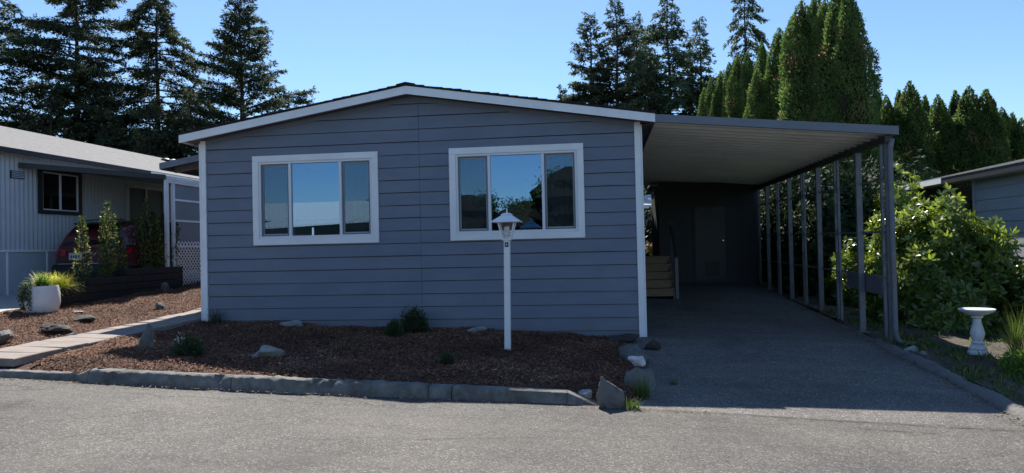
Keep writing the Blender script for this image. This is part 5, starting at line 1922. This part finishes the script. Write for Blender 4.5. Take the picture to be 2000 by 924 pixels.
for px, py, Y, R, lab, kw in conifers:
    q = hy(px, py, Y)
    g = ground(q[0], Y)
    H = q[2]-g
    kw = dict(kw)
    tr, cr = conifer_meshes(H, R, **kw)
    place_tree('conifer', lab, 'tree', (q[0], Y, g), [('trunk', tr), ('crown', cr)], 'conifers on the skyline')

# ---------------------------------------------------------------- garden seen between house and shed
plant('garden_shrub', 'reddish and green garden shrub glimpsed past the steps beside the shed', 'shrub', (0.82, 14.8, ground(.8, 14.8)-0.02),
      bush_meshes(0.75, 0.6, 0.75, 121, 260, 0.10, 0.05, 7, 'fern', 0.7, 0.0) + [('red_leaves', bush_meshes(0.7, 0.55, 0.95, 122, 160, 0.09, 0.05, 7, 'pink_leaf', 0.7, 0.5, core=False)[0][1])])
t = place_tree('arborvitae', 'single arborvitae added behind the house to shade the side of the storage shed', 'tree', (-0.25, 13.3, ground(-.2, 13.3)), v3)  # added tree, placed to cast shade on the shed side and driveway
t.scale = (1.15, 1.15, 0.80)
bh = thing('rear_house', 'grey house with pale roof glimpsed through the gap beside the shed', 'house', (0, 26, 0.9))
for k in range(9):
    m2 = MB()
    z0 = 0.7+k*0.3
    m2.loft([(-6, 23.97, z0), (7, 23.97, z0), (7, 24.0, z0), (-6, 24.0, z0)], [(-6, 23.99, z0+0.31), (7, 23.99, z0+0.31), (7, 24.0, z0+0.31), (-6, 24.0, z0+0.31)])
    m2.build('siding_board', 'neighbor_siding', bh)
mb = MB()
mb.box(-6, 7, 24.001, 24.1, 0.6, 3.5); mb.box(-6, 7, 31, 31.1, 0.6, 3.5); mb.box(-6, -5.9, 24.1, 31, 0.6, 3.5); mb.box(6.9, 7, 24.1, 31, 0.6, 3.5)
mb.build('wall', 'neighbor_siding', bh)
mb = MB()
p = [(23.4, 3.42), (27.5, 4.2), (31.6, 3.42), (31.6, 3.52), (27.5, 4.3), (23.4, 3.52)]
mb.loft([(-6.3, a, b) for a, b in p], [(7.3, a, b) for a, b in p])
mb.build('roof', 'shingle_pale', bh)
box(-6.3, 7.3, 23.36, 23.398, 3.36, 3.53).build('gutter', 'white', bh)
plant('laurel_shrub', 'dark evergreen shrub behind the reddish one beside the shed', 'shrub', (1.25, 16.5, ground(1.2, 16)), bush_meshes(0.9, 0.9, 2.1, 123, 500, 0.12, 0.05, 6, 'laurel', 0.8, 0.0))

# ---------------------------------------------------------------- across the road (seen mirrored in the windows)
oh = thing('opposite_house', 'pale-roofed mobile home across the road, mirrored in the left window', 'house', (-14, -24, 0.3))
mb = MB()
mb.box(-19.5, -10.2, -21.0, -20.9, 0.2, 3.1)
mb.box(-19.5, -10.2, -28.1, -28.0, 0.2, 3.1)
mb.box(-19.5, -19.4, -28.0, -21.0, 0.2, 3.1)
mb.box(-10.3, -10.2, -28.0, -21.0, 0.2, 3.1)
mb.build('wall', 'screen_panel', oh)
mb = MB()
p = [(-20.3, 3.12), (-24.5, 4.12), (-28.7, 3.12), (-28.7, 3.22), (-24.5, 4.24), (-20.3, 3.22)]
mb.loft([(-19.9, a, b) for a, b in p], [(-9.8, a, b) for a, b in p])
mb.build('roof', 'shingle_pale', oh)
mb = MB()
mb.loft([(-15.8, -20.28, 3.06), (-9.8, -20.28, 3.10), (-9.8, -17.6, 2.85), (-15.8, -17.6, 2.62)], [(-15.8, -20.28, 3.13), (-9.8, -20.28, 3.17), (-9.8, -17.6, 2.93), (-15.8, -17.6, 2.70)])
mb.build('awning', 'shingle_pale', oh)
for x in (-15.5, -12.8, -10.1):
    box(x, x+0.08, -17.72, -17.64, 0.2, 2.66).build('awning_post', 'white', oh)
for x in (-18.5, -12.5):
    box(x, x+1.4, -20.89, -20.86, 1.5, 2.6).build('window', 'glass_dark', oh)


def broadleaf(H, R, seed, n=13000):
    rng = np.random.default_rng(seed)
    nc = 26
    c = rand_dir(rng, nc)*np.array([R*0.75, R*0.75, H*0.28])*(0.4+0.6*rng.random((nc, 1)))+np.array([0, 0, H*0.62])
    i = rng.integers(0, nc, n)
    P = c[i]+rng.normal(size=(n, 3))*np.array([R*0.15, R*0.15, H*0.05])
    q = cards(P, rand_dir(rng, n)+np.array([0, 0, -0.3]), rand_dir(rng, n), 0.12+0.08*rng.random(n), 0.08)
    mb = MB()
    mb.tube([(0, 0, -0.3), (0.1, 0, H*0.3), (0, 0.1, H*0.6)], [0.2, 0.15, 0.06], 8)
    for k in range(nc):
        mb.tube([(0, 0, H*0.3), tuple(c[k]*np.array([0.5, 0.5, 0.85])), tuple(c[k])], [0.07, 0.04, 0.01], 5)
    tr = mb.mesh('trunk', (0, 0, 0))
    tr.materials.append(M['bark'])
    core = core_mesh('shade_core', lambda u: (R*0.92*math.sin(math.pi*min(0.98, max(0.02, u)))**0.7, H*(0.30+0.60*u)), 10, 14, 'core', rng, 0.16)
    return [('trunk', tr), ('shade_core', core), ('crown', card_mesh('crown', q, np.clip(0.5+0.2*rng.normal(size=n), 0, 1), 'broad'))]


for i, (x, y, H, R, lab) in enumerate([(-7.6, -25.5, 4.6, 2.1, 'low leafy tree across the road mirrored at the left of the right window'), (-2.2, -26.5, 6.4, 2.4, 'tall leafy tree across the road mirrored in the right-hand sash of the right window'),
                                       (-4.9, -30.0, 4.6, 2.2, 'leafy tree across the road mirrored behind the lantern'), (-14.5, -33, 5.2, 2.0, 'tree top mirrored just above the pale roof in the left window')]):
    place_tree('leafy_tree', lab, 'tree', (x, y, ground(x, y)), broadleaf(H, R, 400+i), 'leafy trees across the road')
